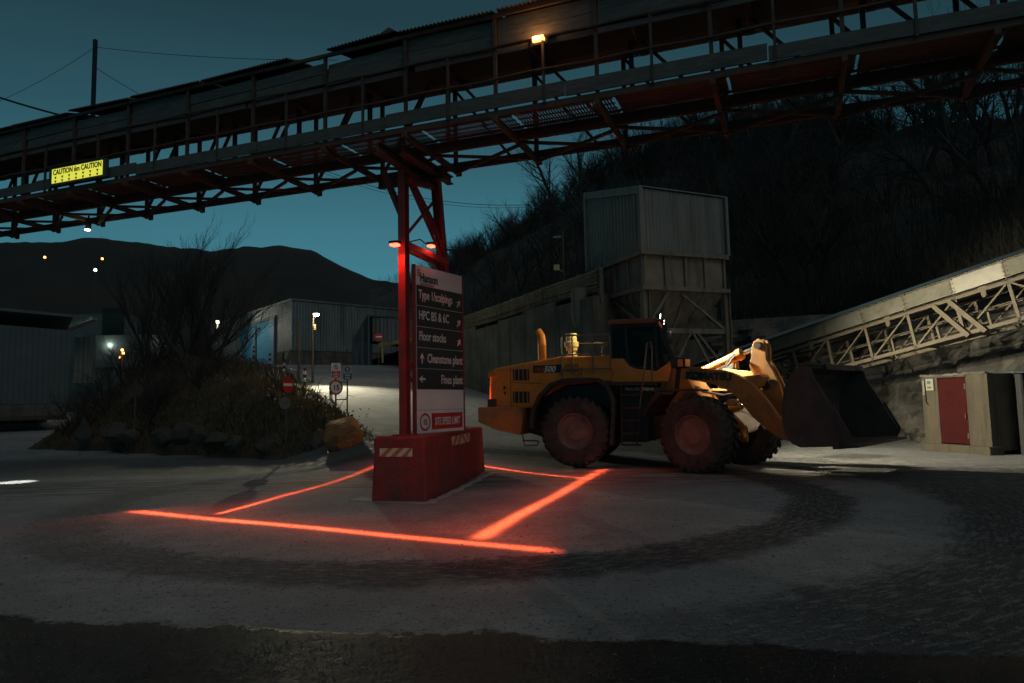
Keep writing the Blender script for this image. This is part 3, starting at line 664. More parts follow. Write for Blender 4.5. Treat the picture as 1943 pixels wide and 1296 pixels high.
text('HEIDELBERGCEMENT', .058, SP(.13, SH*.94-.18, .004), sd, ZZ, SRED, 'lettering', sg, offset=.001, ext=.001, wscale=.8)
m = MB(); 
for i in range(3):
    for j in range(2): m.box(SP(.06+j*.045, SH*.985-.045-i*.05, .002), .038, .003, .028, (sd, -sn, ZZ))
m.build('emblem', SRED, sg)
srect(.0, SW, SH*.135, SH*.137, .001, pm('sign_line_grey', (.3, .28, .27)), 'joint_line')
def disc(c, r_, xd, yd, mat, name, par, ri=0, n=40):
    nn = xd.cross(yd); m = MB(); vs = [c+(xd*math.cos(2*PI*i/n)+yd*math.sin(2*PI*i/n))*r_ for i in range(n)]
    if ri: vs += [c+(xd*math.cos(2*PI*i/n)+yd*math.sin(2*PI*i/n))*ri for i in range(n)]; m.add(vs, [(i, (i+1) % n, n+(i+1) % n, n+i) for i in range(n)])
    else: m.add(vs, [tuple(range(n))])
    return m.build(name, mat, par)
disc(SP(.24, .21, .003), .165, sd, ZZ, SRED, 'ring', sg, .13)
text('15', .15, SP(.24, .157, .003), sd, ZZ, SBLACK, 'lettering', sg, 'CENTER', ext=.001, offset=.004, wscale=.85)
srect(.45, SW-.06, .06, .37, .0015, SRED, 'panel')
text('SITE SPEED LIMIT', .205, SP((.45+SW-.06)/2, .145, .006), sd, ZZ, WHITE, 'lettering', sg, 'CENTER', ext=.001, wscale=.55, offset=.003)

# ------------------------------------------------------------------ wheel loader
h1, h2 = 106, 134; D1, D2 = az(h1), az(h2); N1, N2 = az(h1+90), az(h2+90); LO = V((1.95, 18.81, .0)); JT = LO+D1*1.9
def t1(x, l, z): p = LO+D1*x+N1*l; p.z = z+.07-.07*x/3.8; return p
def t2(x, l, z): p = JT+D2*x+N2*l; p.z = z+.07-.07*(1.9+x)/3.8; return p
ld = root('wheel_loader', LO, 'large dirty yellow articulated wheel loader carrying its bucket low', 'loader')
def bld(m, n, mat, par=ld, **k): return m.build(n, mat, par, **k)
hp = [(-2.42, 1.46), (-2.38, 2.40), (-2.30, 2.50), (-2.12, 2.55), (-1.77, 2.60), (-.43, 2.81), (.86, 2.81), (.86, 2.13), (.62, 2.13), (-.3, 2.05), (-.9, 1.75), (-1.15, 1.46)]
hood = bld(MB().prism(hp, t1, -1.02, 1.02), 'hood', YEL, bevel=.05)
for s in (1, -1):
    for x0, x1, z0, z1 in ((-1.73, -1.28, 2.19, 2.49), (-1.74, -1.29, 1.60, 1.90)):
        m = MB().prism([(x0, z0), (x1, z0), (x1, z1), (x0, z1)], t1, 1.022*s, 1.028*s)
        m.build('grille', BLK, hood)
        m = MB()
        for k in range(4): x = x0+.05+k*(x1-x0-.1)/3; m.prism([(x-.012, z0), (x+.012, z0), (x+.012, z1), (x-.012, z1)], t1, 1.029*s, 1.045*s)
        m.build('grille_bar', YELD, hood)
    MB().prism([(-1.17, 2.385), (-.40, 2.39), (-.40, 2.60), (-1.17, 2.58)], t1, 1.022*s, 1.028*s).build('badge_panel', BLK, hood)
    m = MB()
    for x in (-1.80, -.385, .12): m.prism([(x-.008, 1.5 if x < -1 else 2.14), (x+.008, 1.5 if x < -1 else 2.14), (x+.008, 2.55), (x-.008, 2.55)], t1, 1.021*s, 1.024*s)
    m.prism([(-1.8, 2.13), (-.95, 2.10), (-.95, 2.115), (-1.8, 2.145)], t1, 1.021*s, 1.024*s)
    for k in range(4): m.prism([(-.33, 2.42+.05*k), (.06, 2.42+.05*k), (.06, 2.445+.05*k), (-.33, 2.445+.05*k)], t1, 1.021*s, 1.024*s)
    m.build('panel_seam', DARKM, hood)
    MB().prism([(-2.44, 1.46), (-2.20, 1.46), (-2.20, 1.70), (-2.44, 1.70)], t1, .80*s, 1.06*s).build('tail_lamp', DARKM, ld)
    MB().prism([(-2.40, 2.28), (-2.16, 2.32), (-2.20, 2.46), (-2.40, 2.42)], t1, .92*s, 1.07*s).build('rear_lamp_bracket', YEL, ld)
xd1 = (t1(1, 0, 0)-t1(0, 0, 0)).normalized()
text('WA', .17, t1(-1.13, 1.032, 2.41), xd1, ZZ, pm('badge_red', (.5, .06, .03)), 'lettering', hood, shear=.25, offset=.005, wscale=.9)
text('500', .215, t1(-.88, 1.032, 2.41), xd1, ZZ, WHITE, 'lettering', hood, shear=.25, offset=.006, wscale=.95)
m = MB(); tri = [(-2.03, 1.96), (-1.91, 1.96), (-1.97, 2.07)]; m.prism(tri, t1, 1.022, 1.024); m.prism([(-1.99, 1.82), (-1.93, 1.82), (-1.93, 1.9), (-1.99, 1.9)], t1, 1.022, 1.024); m.build('warning_sticker', DARKM, hood)
cwp = [(-2.64, 1.10), (-2.64, 1.46), (-2.60, 1.49), (-1.42, 1.49), (-1.42, 1.10), (-1.48, .76), (-2.18, .90)]
bld(MB().prism(cwp, t1, -1.30, 1.30), 'counterweight', YELD, bevel=.04)
bld(MB().prism([(-2.44, 1.49), (-2.25, 1.49), (-2.25, 1.505), (-2.44, 1.505)], t1, -1.1, 1.1), 'rear_grille', BLK)
bld(MB().prism([(-1.5, .80), (-1.5, 1.45), (1.9, 1.45), (1.9, .62), (-.9, .62)], t1, -.48, .48), 'rear_frame', DARKM, bevel=.02)
bld(MB().prism([(-1.2, 1.45), (.9, 1.45), (.9, 2.1), (-.3, 2.03), (-.88, 1.74)], t1, -.8, .8), 'engine_bay', BLK)
m = MB().tube([t1(-1.45, 1.2, .76), t1(-1.40, 1.2, .50), t1(-1.05, 1.2, .50), t1(-1.02, 1.2, .62)], .018, 6); m.tube([t1(-1.45, 1.2, .62), t1(-1.05, 1.2, .62)], .018, 6); bld(m, 'rear_step', DARKM)
fo = [(-1.17, .95), (-1.16, 1.2), (-1.10, 1.45), (-.93, 1.80), (-.62, 2.10), (-.25, 2.22), (.25, 2.24), (.62, 2.22), (.90, 2.03), (1.04, 1.64), (1.02, 1.2), (.95, .55)]
for s in (1, -1):
    m = MB().strip(fo, t1, .80*s, 1.53*s, .06); m.strip([(x*1.0, z) for x, z in fo], t1, 1.50*s, 1.56*s, .10)
    bld(m, 'rear_fender', DARKM, bevel=.008)
def wheel(tf, x, s, name='wheel'):
    cz = .885; cl = 1.2*s
    def tt(a, l, b): return tf(x+a, cl+l*s, cz+b)
    wl = bld(MB().lathe([(.10, -.30), (.46, -.30), (.46, -.31)], tt, 16), name, DARKM)
    Ro = .835
    prof = [(.44, -.30), (.50, -.33), (.62, -.36), (.74, -.355), (.81, -.33), (Ro, -.27), (Ro+.005, -.1), (Ro+.005, .1), (Ro, .27), (.81, .33), (.74, .355), (.69, .362), (.66, .352), (.62, .36), (.50, .335), (.455, .31), (.44, .285)]
    m = MB(); n = 64; k = len(prof)
    m.add([tt(r*math.cos(2*PI*j/n), l, r*math.sin(2*PI*j/n)) for r, l in prof for j in range(n)], [(i*n+j, i*n+(j+1) % n, (i+1)*n+(j+1) % n, (i+1)*n+j) for i in range(k-1) for j in range(n)])
    nl = 26
    for i in range(nl):
        for sg_ in (1, -1):
            a0 = 2*PI*(i+(.5 if sg_ < 0 else 0))/nl; vs = []
            for (l, da, ro, ri) in ((.03, .17, .893, .83), (.17, .10, .893, .83), (.285, 0, .888, .80), (.345, -.01, .85, .74), (.362, -.01, .77, .70)):
                for dd in (-.052, .052):
                    for r_ in (ro, ri):
                        a_ = a0+da+dd; vs.append(tt(r_*math.cos(a_), l*sg_, r_*math.sin(a_)))
            fs = []
            for q in range(4):
                b_ = q*4; fs += [(b_, b_+2, b_+6, b_+4), (b_+1, b_+5, b_+7, b_+3), (b_, b_+4, b_+5, b_+1), (b_+2, b_+3, b_+7, b_+6)]
            fs += [(0, 1, 3, 2), (16, 18, 19, 17)]
            m.add(vs, fs)
    m.build('tyre', RUB, wl, smooth=False)
    MB().lathe([(.47, .20), (.47, .30), (.445, .315), (.425, .29), (.40, .22), (.33, .17), (.29, .17), (.27, .215), (.22, .225), (.205, .245), (.0, .25)], tt, 40).build('rim', RIM, wl, smooth=False)
    m = MB()
    for i in range(16): a_ = 2*PI*i/16; c0 = (.30*math.cos(a_), .30*math.sin(a_)); m.tube([tt(c0[0], .17, c0[1]), tt(c0[0], .195, c0[1])], .014, 6)
    m.build('wheel_bolt', RIM, wl)
for s in (1, -1): wheel(t1, 0, s); wheel(t2, 1.9, s)
for tf, x in ((t1, 0), (t2, 1.9)):
    bld(MB().lathe([(.12, -1.1), (.16, -.5), (.30, -.25), (.32, 0), (.30, .25), (.16, .5), (.12, 1.1)], lambda a, l, b, tf=tf, x=x: tf(x+a, l, .885+b), 20), 'axle', DARKM)
for s in (1, -1):
    bld(MB().prism([(.70, 2.02), (2.02, 2.02), (2.02, 2.12), (.70, 2.12)], t1, .72*s, 1.42*s), 'platform', DARKM, bevel=.01)
    bld(MB().prism([(1.08, .62), (1.80, .62), (1.86, 1.9), (1.12, 1.9)], t1, .50*s, 1.22*s), 'side_tank', BLK, bevel=.03)
    m = MB(); m.tube([t1(1.19, 1.42*s, 2.02), t1(1.15, 1.45*s, .56)], .022, 6); m.tube([t1(1.66, 1.42*s, 2.02), t1(1.60, 1.45*s, .90), t1(1.52, 1.45*s, .56)], .022, 6)
    la = bld(m, 'ladder', DARKM)
    for z in (1.79, 1.47, 1.16, .85, .57): MB().prism([(1.17, z-.025), (1.62, z-.025), (1.62, z+.015), (1.17, z+.015)], t1, 1.28*s, 1.50*s).build('step', DARKM, la)
    bld(MB().tube([t1(1.62, 1.44*s, 1.45), t1(1.74, 1.44*s, 2.2), t1(1.86, 1.40*s, 3.08), t1(1.95, 1.38*s, 3.1), t1(1.97, 1.36*s, 2.9), t1(1.94, 1.36*s, 2.12)], .02, 6), 'grab_rail', GREY)
# cab
cab = bld(MB().prism([(.86, 2.13), (.86, 2.74), (1.20, 2.74), (1.32, 2.55), (1.50, 2.47), (2.02, 2.40), (2.34, 2.62), (2.42, 2.62), (2.30, 2.13)], t1, -.80, .80), 'cab', YEL, bevel=.015)
bld(MB().prism([(.82, 3.62), (2.10, 3.62), (2.16, 3.68), (2.10, 3.75), (.86, 3.75), (.80, 3.70)], t1, -.88, .88), 'cab_roof', pm('roof_orange', (.22, .065, .03), .6, 0, .2), bevel=.02)
for s in (1, -1):
    l0, l1 = .74*s, .80*s
    m = MB()
    for (xa, za, xb, zb, wd) in ((.90, 2.74, .90, 3.62, .09), (1.28, 2.72, 1.28, 3.62, .10), (2.02, 3.60, 2.04, 2.45, .07), (2.08, 3.62, 2.46, 2.62, .06), (.9, 3.58, 2.06, 3.58, .08)):
        m.bar(t1(xa, (l0+l1)/2, za), t1(xb, (l0+l1)/2, zb), .06, wd, N1)
    m.build('cab_pillar', BLK, cab)
    m = MB().prism([(.93, 2.76), (1.24, 2.76), (1.24, 3.55), (.93, 3.55)], t1, .755*s, .765*s); m.build('side_window', GLASS, cab)
    m = MB().prism([(1.33, 2.58), (1.50, 2.49), (2.0, 2.43), (2.0, 3.55), (1.33, 3.55)], t1, .755*s, .765*s); m.build('door_glass', GLASS, cab)
    m = MB().prism([(2.07, 2.50), (2.40, 2.66), (2.08, 3.50)], t1, .755*s, .765*s); m.build('side_window', GLASS, cab)
    m = MB().strip([(1.30, 3.0), (1.31, 2.62), (1.48, 2.49), (2.02, 2.42)], t1, .77*s, .81*s, -.05); m.build('door_frame', BLK, cab)
m = MB(); p = [t1(2.45, -.74, 2.64), t1(2.45, .74, 2.64), t1(2.08, .74, 3.6), t1(2.08, -.74, 3.6)]; m.add(p+[q+D1*.01 for q in p], [(0, 1, 2, 3), (4, 7, 6, 5), (0, 4, 5, 1), (3, 2, 6, 7)]); m.build('windscreen', GLASS, cab)
m = MB(); p = [t1(.88, -.74, 2.76), t1(.88, .74, 2.76), t1(.88, .74, 3.58), t1(.88, -.74, 3.58)]; m.add(p+[q+D1*.01 for q in p], [(0, 1, 2, 3), (4, 7, 6, 5)]); m.build('rear_window', GLASS, cab)
MB().bar(t1(2.46, -.78, 2.62), t1(2.46, .78, 2.62), .06, .06).build('windscreen_frame', BLK, cab)
m = MB().prism([(1.22, 2.30), (1.62, 2.30), (1.64, 2.86), (1.24, 2.86)], t1, -.24, .24); m.prism([(1.20, 2.86), (1.34, 2.86), (1.26, 3.50), (1.14, 3.48)], t1, -.22, .22); m.build('driver_seat', BLK, cab)
m = MB(); cst = t1(1.98, 0, 3.0)
cs_d = (t1(1.80, 0, 3.12)-t1(1.98, 0, 2.9)).normalized()
xx = N1.copy(); yy = cs_d.cross(xx).normalized(); m.tube([t1(1.93, 0, 3.02)+(xx*math.cos(a*PI/8)+yy*math.sin(a*PI/8))*.19 for a in range(17)], .015, 6); m.tube([t1(1.93, 0, 3.02), t1(2.2, 0, 2.6)], .03, 6); m.build('steering_wheel', BLK, cab)
MB().prism([(2.1, 2.5), (2.36, 2.5), (2.36, 2.8), (2.14, 2.84)], t1, -.25, .25).build('dashboard', DARKM, cab)
m = MB().prism([(2.22, 2.62), (2.36, 2.62), (2.30, 2.84), (2.18, 2.84)], t1, .52, .70); m.build('cab_air_box', CREAM, cab)
# rails round the engine deck
m = MB()
l = 1.08
m.tube([t1(-.40, l, 2.30), t1(-.36, l, 2.82), t1(-.38, l, 2.9), t1(-.37, l, 3.30), t1(-.33, l, 3.35), t1(.84, l, 3.35), t1(.89, l, 3.30), t1(.90, l, 2.5), t1(.98, l, 2.3)], .02, 6)
for x in (-.09, .44): m.tube([t1(x, l, 3.35), t1(x, l, 2.36)], .018, 6)
m.tube([t1(-.37, l, 2.85), t1(.89, l, 2.85)], .016, 6); m.tube([t1(-.37, l, 2.47), t1(.9, l, 2.47)], .016, 6)
m.tube([t1(-.09, l, 2.36), t1(0, l, 2.28), t1(.1, l, 2.36)], .016, 6)
bld(m, 'deck_rail', GREY)
m = MB(); l = -1.0
m.tube([t1(.35, l, 2.8), t1(.38, l, 3.20), t1(.9, l, 3.20)], .02, 6); m.tube([t1(-.37, l, 2.85), t1(-.37, l, 3.3), t1(.9, l, 3.3)], .018, 6); bld(m, 'deck_rail', GREY)
ex_ = MB(); ex_.tube([t1(-1.11, .2, 2.62), t1(-1.11, .2, 3.36)], .115, 16)
ex_.add([], [])
bld(ex_, 'exhaust_stack', YEL, smooth=False)
bld(MB().tube([t1(-1.11, .2, 3.355), t1(-1.115, .2, 3.42), t1(-1.15, .2, 3.50), t1(-1.215, .2, 3.60)], .102, 16, .098), 'exhaust_tip', YEL)
def vl(prof, x, l_, tf=t1, n=20):
    m = MB(); k = len(prof)
    m.add([tf(x+r*math.cos(2*PI*j/n), l_+r*math.sin(2*PI*j/n), z) for r, z in prof for j in range(n)], [(i*n+j, i*n+(j+1) % n, (i+1)*n+(j+1) % n, (i+1)*n+j) for i in range(k-1) for j in range(n)]+[tuple((k-1)*n+j for j in range(n))]); return m
bld(vl([(.15, 2.80), (.15, 2.90), (.10, 2.92), (.10, 2.99), (.15, 3.0), (.155, 3.08), (.19, 3.10), (.19, 3.22), (.15, 3.24), (.15, 3.33), (.14, 3.35), (.14, 3.42), (.155, 3.425), (.155, 3.45), (0, 3.47)], -.22, .5), 'air_intake', CREAM)
m = vl([(.05, 2.8), (.05, 2.88), (0, 2.89)], .6, .3); m.prism([(.7, 2.81), (.78, 2.81), (.78, 2.86), (.7, 2.86)], t1, .2, .3); bld(m, 'filler_cap', CREAM)
# work lamps
xf = t1(2.13, .74, 3.80)
for x, s, lb in ((2.10, 1, 'front'), (2.10, -1, 'front'), (.86, 1, 'rear'), (.86, -1, 'rear')):
    fw = 1 if x > 1 else -1
    wk = bld(MB().prism([(x-.05*fw, 3.74), (x+.05*fw, 3.74), (x+.07*fw, 3.88), (x-.03*fw, 3.88)], t1, .66*s, .82*s), 'work_lamp', BLK, bevel=.01)
    MB().prism([(x+.052*fw, 3.755), (x+.058*fw, 3.755), (x+.076*fw, 3.865), (x+.07*fw, 3.865)], t1, .68*s, .80*s).build('lens', G_WORK if fw > 0 else AMB, wk)
m = MB().tube([t1(2.05, .86, 3.7), t1(2.25, 1.0, 3.66), t1(2.30, 1.02, 3.55)], .018, 6); m.prism([(2.22, 3.22), (2.34, 3.22), (2.34, 3.56), (2.22, 3.56)], t1, .92, 1.14); bld(m, 'mirror', BLK, bevel=.02)
m = MB().tube([t1(2.05, -.86, 3.7), t1(2.25, -1.0, 3.66), t1(2.30, -1.02, 3.55)], .018, 6); m.prism([(2.22, 3.22), (2.34, 3.22), (2.34, 3.56), (2.22, 3.56)], t1, -1.14, -.92); bld(m, 'mirror', BLK, bevel=.02)
m = MB()
for k in (0, 1): m.tube([t1(2.0+.04*k, .1, 3.75), t1(2.0+.04*k, .1, 3.95)], .006, 5)
bld(m, 'antenna', BLK)
# articulation and front frame
bld(vl([(.22, .70), (.22, .95), (.14, .96), (.14, 1.4), (.22, 1.41), (.22, 1.6)], 0, 0, t2), 'articulation_joint', DARKM)
m = MB()
for s in (1, -1): m.prism([(.12, .66), (.16, 1.5), (.60, 1.85), (.68, 2.46), (1.08, 2.50), (1.20, 2.2), (1.55, 1.72), (2.35, 1.0), (2.35, .64)], t2, .30*s, .42*s)
m.prism([(.2, .7), (.25, 1.4), (1.6, 1.4), (2.2, .9), (2.2, .7)], t2, -.30, .30)
bld(m, 'front_frame', YELD, bevel=.015)
for s in (1, -1):
    m = MB().strip([(.62, 1.30), (.78, 1.62), (1.02, 1.90), (1.14, 1.95), (1.90, 1.93)], t2, .62*s, 1.55*s, .05); m.prism([(.70, 1.42), (1.04, 1.88), (1.52, 1.88), (1.44, 1.80), (1.12, 1.80)], t2, 1.50*s, 1.56*s)
    bld(m, 'front_fender', DARKM if s > 0 else YELD, bevel=.01)
    m = MB().bar(t2(1.30, 1.1*s, 1.92), t2(1.50, 1.28*s, 2.48), .08, .12); bld(m, 'lamp_bracket', DARKM)
    hl = bld(MB().prism([(1.36, 2.43), (1.70, 2.43), (1.72, 2.68), (1.40, 2.70), (1.34, 2.62)], t2, 1.12*s, 1.42*s), 'headlamp', BLK, bevel=.03)
    MB().prism([(1.56, 2.47), (1.69, 2.47), (1.69, 2.64), (1.56, 2.64)], t2, 1.422*s, 1.432*s).build('indicator_lens', AMB, hl)
    MB().prism([(1.725, 2.47), (1.73, 2.47), (1.73, 2.64), (1.725, 2.64)], t2, 1.16*s, 1.38*s).build('lens', AMB, hl)
bp_ = [(1.22, 2.46), (1.60, 2.47), (2.02, 2.41), (2.34, 2.38), (2.60, 2.30), (2.88, 2.16), (3.12, 1.97), (3.38, 1.66), (3.62, 1.30), (3.78, 1.16), (4.02, 1.12), (4.06, .90), (3.96, .76), (3.72, .80), (3.50, .90), (3.28, 1.06), (3.0, 1.30), (2.78, 1.58), (2.60, 1.80), (2.40, 1.92), (2.10, 2.04), (1.74, 2.12), (1.34, 2.18), (1.12, 2.24), (1.10, 2.38)]
for s in (1, -1):
    bm = bld(MB().prism(bp_, t2, .62*s, .76*s), 'boom_arm', YELD, bevel=.015)
    MB().lathe([(.15, .762*s), (.15, .80*s), (0, .80*s)], lambda a, l_, b: t2(2.82+a, l_, 1.82+b), 24).build('pin_boss', YELD, bm)
    if s > 0: text('KOMATSU', .225, t2(1.38, .765, 2.20), (t2(1, 0, -.055)-t2(0, 0, 0)), ZZ, SBLACK, 'lettering', bm, offset=.020, wscale=1.12)
bld(MB().tube([t2(2.62, -.62, 1.98), t2(2.62, .62, 1.98)], .16, 16), 'cross_tube', YELD)
zp = [(2.80, 2.92), (2.86, 3.05), (2.98, 3.11), (3.10, 3.06), (3.15, 2.92), (3.14, 2.62), (3.28, 2.36), (3.42, 2.05), (3.50, 1.70), (3.44, 1.32), (3.32, 1.10), (3.18, 1.16), (3.14, 1.50), (3.06, 1.86), (2.82, 2.20), (2.72, 2.50), (2.78, 2.70)]
m = MB()
for s in (1, -1): m.prism(zp, t2, .07*s, .16*s)
m.prism([(2.9, 1.9), (3.3, 1.9), (3.3, 2.2), (2.95, 2.2)], t2, -.07, .07)
zb = bld(m, 'bellcrank', YELD, bevel=.012)
MB().lathe([(.09, -.22), (.09, .22)], lambda a, l_, b: t2(2.97+a, l_, 2.95+b), 16).build('pin', DARKM, zb); MB().lathe([(.11, -.24), (.11, .24)], lambda a, l_, b: t2(3.1+a, l_, 2.02+b), 16).build('pin', DARKM, zb)
m = MB().prism([(2.72, 2.22), (3.14, 2.26), (3.22, 2.20), (3.1, 2.0), (2.9, 1.9), (2.7, 2.05)], t2, .18, .60); m.prism([(2.72, 2.22), (3.14, 2.26), (3.22, 2.20), (3.1, 2.0), (2.9, 1.9), (2.7, 2.05)], t2, -.60, -.18); bld(m, 'boom_cross_plate', YELD, bevel=.01)
cy_ = bld(MB().tube([t2(1.25, 0, 2.30), t2(2.42, 0, 2.76)], .115, 18).tube([t2(2.38, 0, 2.745), t2(2.48, 0, 2.785)], .145, 18), 'tilt_cylinder', YEL)
MB().tube([t2(2.48, 0, 2.785), t2(2.92, 0, 2.93)], .055, 14).build('rod', CHROME, cy_)
m = MB()
for o in (.1, -.02): m.tube([t2(2.40, .12+o, 2.78), t2(2.28, .17+o, 2.66), t2(2.18, .18+o, 2.50), t2(1.95, .16+o, 2.40), t2(1.7, .14+o, 2.3)], .022, 6)
m.build('hose', GREY, cy_)
for s in (1, -1):
    lc = bld(MB().tube([t2(.95, .52*s, 1.15), t2(2.15, .52*s, 1.52)], .10, 14), 'lift_cylinder', YELD)
    MB().tube([t2(2.15, .52*s, 1.52), t2(2.80, .52*s, 1.72)], .05, 12).build('rod', CHROME, lc)
    MB().tube([t2(2.62, .78*s, 1.62), t2(2.62, 1.02*s, 1.62)], .0851, 14).build('pin_cap', YELD, lc) if s > 0 else None
bld(MB().bar(t2(3.35, 0, 1.25), t2(4.12, 0, 1.45), .14, .16), 'bucket_link', YELD, bevel=.02)
m = MB()
for o in (-.3, 0, .3): m.tube([t2(1.3, .2+o*.3, 2.0), t2(1.6, .24+o*.3, 1.86), t2(2.1, .25+o*.3, 1.78), t2(2.5, .24+o*.3, 1.85)], .025, 6)
bld(m, 'hydraulic_pipe', DARKM)
# bucket
bw = 1.60
def tb(x, l, z): return t2(4.06+(x-4.06)*.86, l, .76+(z-.76)*.95 if z > .76 else z)
pr = [(4.78, 2.46), (4.60, 2.47), (4.36, 2.33), (4.16, 2.02), (4.08, 1.62), (4.06, 1.25), (4.12, .98), (4.26, .80), (4.46, .74), (5.00, .76), (5.50, .80)]
bk = bld(MB().strip(pr, tb, -bw, bw, -.045), 'bucket', BUCK)
for s in (1, -1):
    MB().prism([(4.60, 2.47), (4.36, 2.33), (4.16, 2.02), (4.08, 1.62), (4.06, 1.25), (4.12, .98), (4.26, .80), (4.46, .73), (5.42, .79), (5.56, 1.02), (5.22, 1.62), (4.86, 2.22), (4.82, 2.40)], tb, (bw+.002)*s, (bw+.05)*s).build('side_plate', BUCK, bk, bevel=.008)
    MB().prism([(5.40, .75), (5.50, .78), (5.62, 1.02), (5.28, 1.64), (5.16, 1.62), (5.46, 1.02)], tb, (bw+.054)*s, (bw+.085)*s).build('wear_plate', BUCK, bk)
MB().prism([(5.2, .72), (5.78, .78), (5.74, .83), (5.2, .80)], tb, -bw-.06, bw+.06).build('cutting_edge', BUCK, bk)
m = MB()
for k in range(8): l_ = -1.5+k*.43; m.lathe([(.03, 0), (.03, .001)], lambda a, q, b, l_=l_: tb(5.35+a, l_+b, .815+q*10), 8)
m.build('edge_bolt', DARKM, bk)
m = MB().prism([(4.55, 2.47), (4.80, 2.47), (4.80, 2.53), (4.50, 2.53)], tb, -bw, bw); m.prism([(4.72, 2.40), (4.86, 2.40), (4.84, 2.52), (4.6, 2.55), (4.56, 2.52)], tb, -.9, .9); m.build('spill_guard', BUCK, bk)
m = MB()
for l_ in (-.9, -.5, .5, .9): m.prism([(4.12, 2.0), (4.05, 1.3), (4.12, .95), (3.88, .86), (3.80, 1.1), (3.95, 1.7)], tb, l_-.03, l_+.03)
for l_ in (-.14, .14): m.prism([(4.14, 1.9), (4.05, 1.2), (3.98, 1.3), (3.98, 1.62)], tb, l_-.03, l_+.03)
m.build('bucket_bracket', BUCK, bk)
# loader lights: the roof lamps are lit
WC = (1, .91, .66)
for s in (1, -1):
    a_ = t1(2.22, .72*s, 3.84); b_ = t2(9, .4*s, .2)
    lamp('SPOT', 'front_work_light', a_, 2900, WC, .06, a_+az(94)*9+ZZ*-3.3, 100, .8)
    a_ = t1(.74, .70*s, 3.86)
    lamp('SPOT', 'rear_work_light', a_, 75, (1, .82, .40), .05, t1(-1.8, .5*s, 2.2), 90, .7)
lamp('SPOT', 'tail_light', t1(-2.85, 1.0, 1.75), 32, (1, .16, .04), .08, t1(-2.2, .8, 1.95), 130, .8)

# driver
def skin_obj(name, joints, edges, mat, parent, org, sub=2, rootv=0):
    me = bpy.data.meshes.new(name); me.from_pydata([tuple(V(j[0])) for j in joints], edges, []); ob = bpy.data.objects.new('tmp', me); col.objects.link(ob)
    sk = ob.modifiers.new('s', 'SKIN'); sk.use_smooth_shade = True
    me.skin_vertices[0].data
    for i, j in enumerate(joints): me.skin_vertices[0].data[i].radius = (j[1], j[2] if len(j) > 2 else j[1]); me.skin_vertices[0].data[i].use_root = (i == rootv)
    sb = ob.modifiers.new('u', 'SUBSURF'); sb.levels = sub; sb.render_levels = sub
    dg = bpy.context.evaluated_depsgraph_get(); nm = bpy.data.meshes.new_from_object(ob.evaluated_get(dg)); mb = MB(); mb.add([v.co for v in nm.vertices], [tuple(p.vertices) for p in nm.polygons])
    bpy.data.objects.remove(ob); return mb.build(name, mat, parent, smooth=True)
pr_ = root('person', t1(1.46, .05, 2.86), 'driver in dark jacket seated inside the loader cab looking ahead', 'person')
c_ = lambda x, l_, z: t1(x, l_+.05, z)
body_j = [(c_(1.46, 0, 2.94), .14, .17), (c_(1.44, 0, 3.12), .13, .16), (c_(1.45, 0, 3.28), .14, .18), (c_(1.47, 0, 3.38), .07, .09), (c_(1.49, 0, 3.44), .055, .055), (c_(1.51, 0, 3.51), .075, .07), (c_(1.51, 0, 3.585), .078, .07), (c_(1.51, 0, 3.62), .05, .05),
          (c_(1.46, .19, 3.33), .06), (c_(1.54, .25, 3.12), .048), (c_(1.74, .20, 3.06), .036), (c_(1.83, .17, 3.10), .028),
          (c_(1.46, -.19, 3.33), .06), (c_(1.54, -.25, 3.12), .048), (c_(1.74, -.20, 3.06), .036), (c_(1.83, -.17, 3.10), .028),
          (c_(1.54, .10, 2.92), .085), (c_(1.86, .13, 2.90), .065), (c_(1.95, .13, 2.60), .048), (c_(2.06, .13, 2.56), .035),
          (c_(1.54, -.10, 2.92), .085), (c_(1.86, -.13, 2.90), .065), (c_(1.95, -.13, 2.60), .048), (c_(2.06, -.13, 2.56), .035)]
be = [(0, 1), (1, 2), (2, 3), (3, 4), (4, 5), (5, 6), (6, 7), (2, 8), (8, 9), (9, 10), (10, 11), (2, 12), (12, 13), (13, 14), (14, 15), (0, 16), (16, 17), (17, 18), (18, 19), (0, 20), (20, 21), (21, 22), (22, 23)]
skin_obj('body', body_j, be, SKIN, pr_, None)
jj = [(p[0], p[1]*1.14, (p[2] if len(p) > 2 else p[1])*1.14) for p in body_j]
idx = [0, 1, 2, 3, 8, 9, 10, 12, 13, 14]; mp_ = {k: i for i, k in enumerate(idx)}
skin_obj('jacket', [jj[i] for i in idx], [(mp_[a], mp_[b]) for a, b in be if a in mp_ and b in mp_], JACK, pr_, None)
idx = [0, 16, 17, 18, 20, 21, 22]; mp_ = {k: i for i, k in enumerate(idx)}
skin_obj('trousers', [jj[i] for i in idx], [(mp_[a], mp_[b]) for a, b in be if a in mp_ and b in mp_], JACK, pr_, None)
for s in (1, -1):
    m = MB(); hb = c_(1.84, .165*s, 3.10)
    m.tube([hb-D1*.03, hb+D1*.03+ZZ*.01], .032, 8)
    for k in range(4): o = N1*(.012*(k-1.5))*1.6; m.tube([hb+D1*.03+o, hb+D1*(.065-.004*abs(k-1.3))+o+ZZ*.008, hb+D1*.075+o-ZZ*.025, hb+D1*.05+o-ZZ*.04], .0085, 6, .007)
    m.tube([hb-N1*.03*s, hb+D1*.03-N1*.045*s, hb+D1*.06-N1*.035*s-ZZ*.015], .010, 6, .008)
    m.build('hand', SKIN, pr_, smooth=True)
m = MB(); hc = c_(1.512, 0, 3.575)
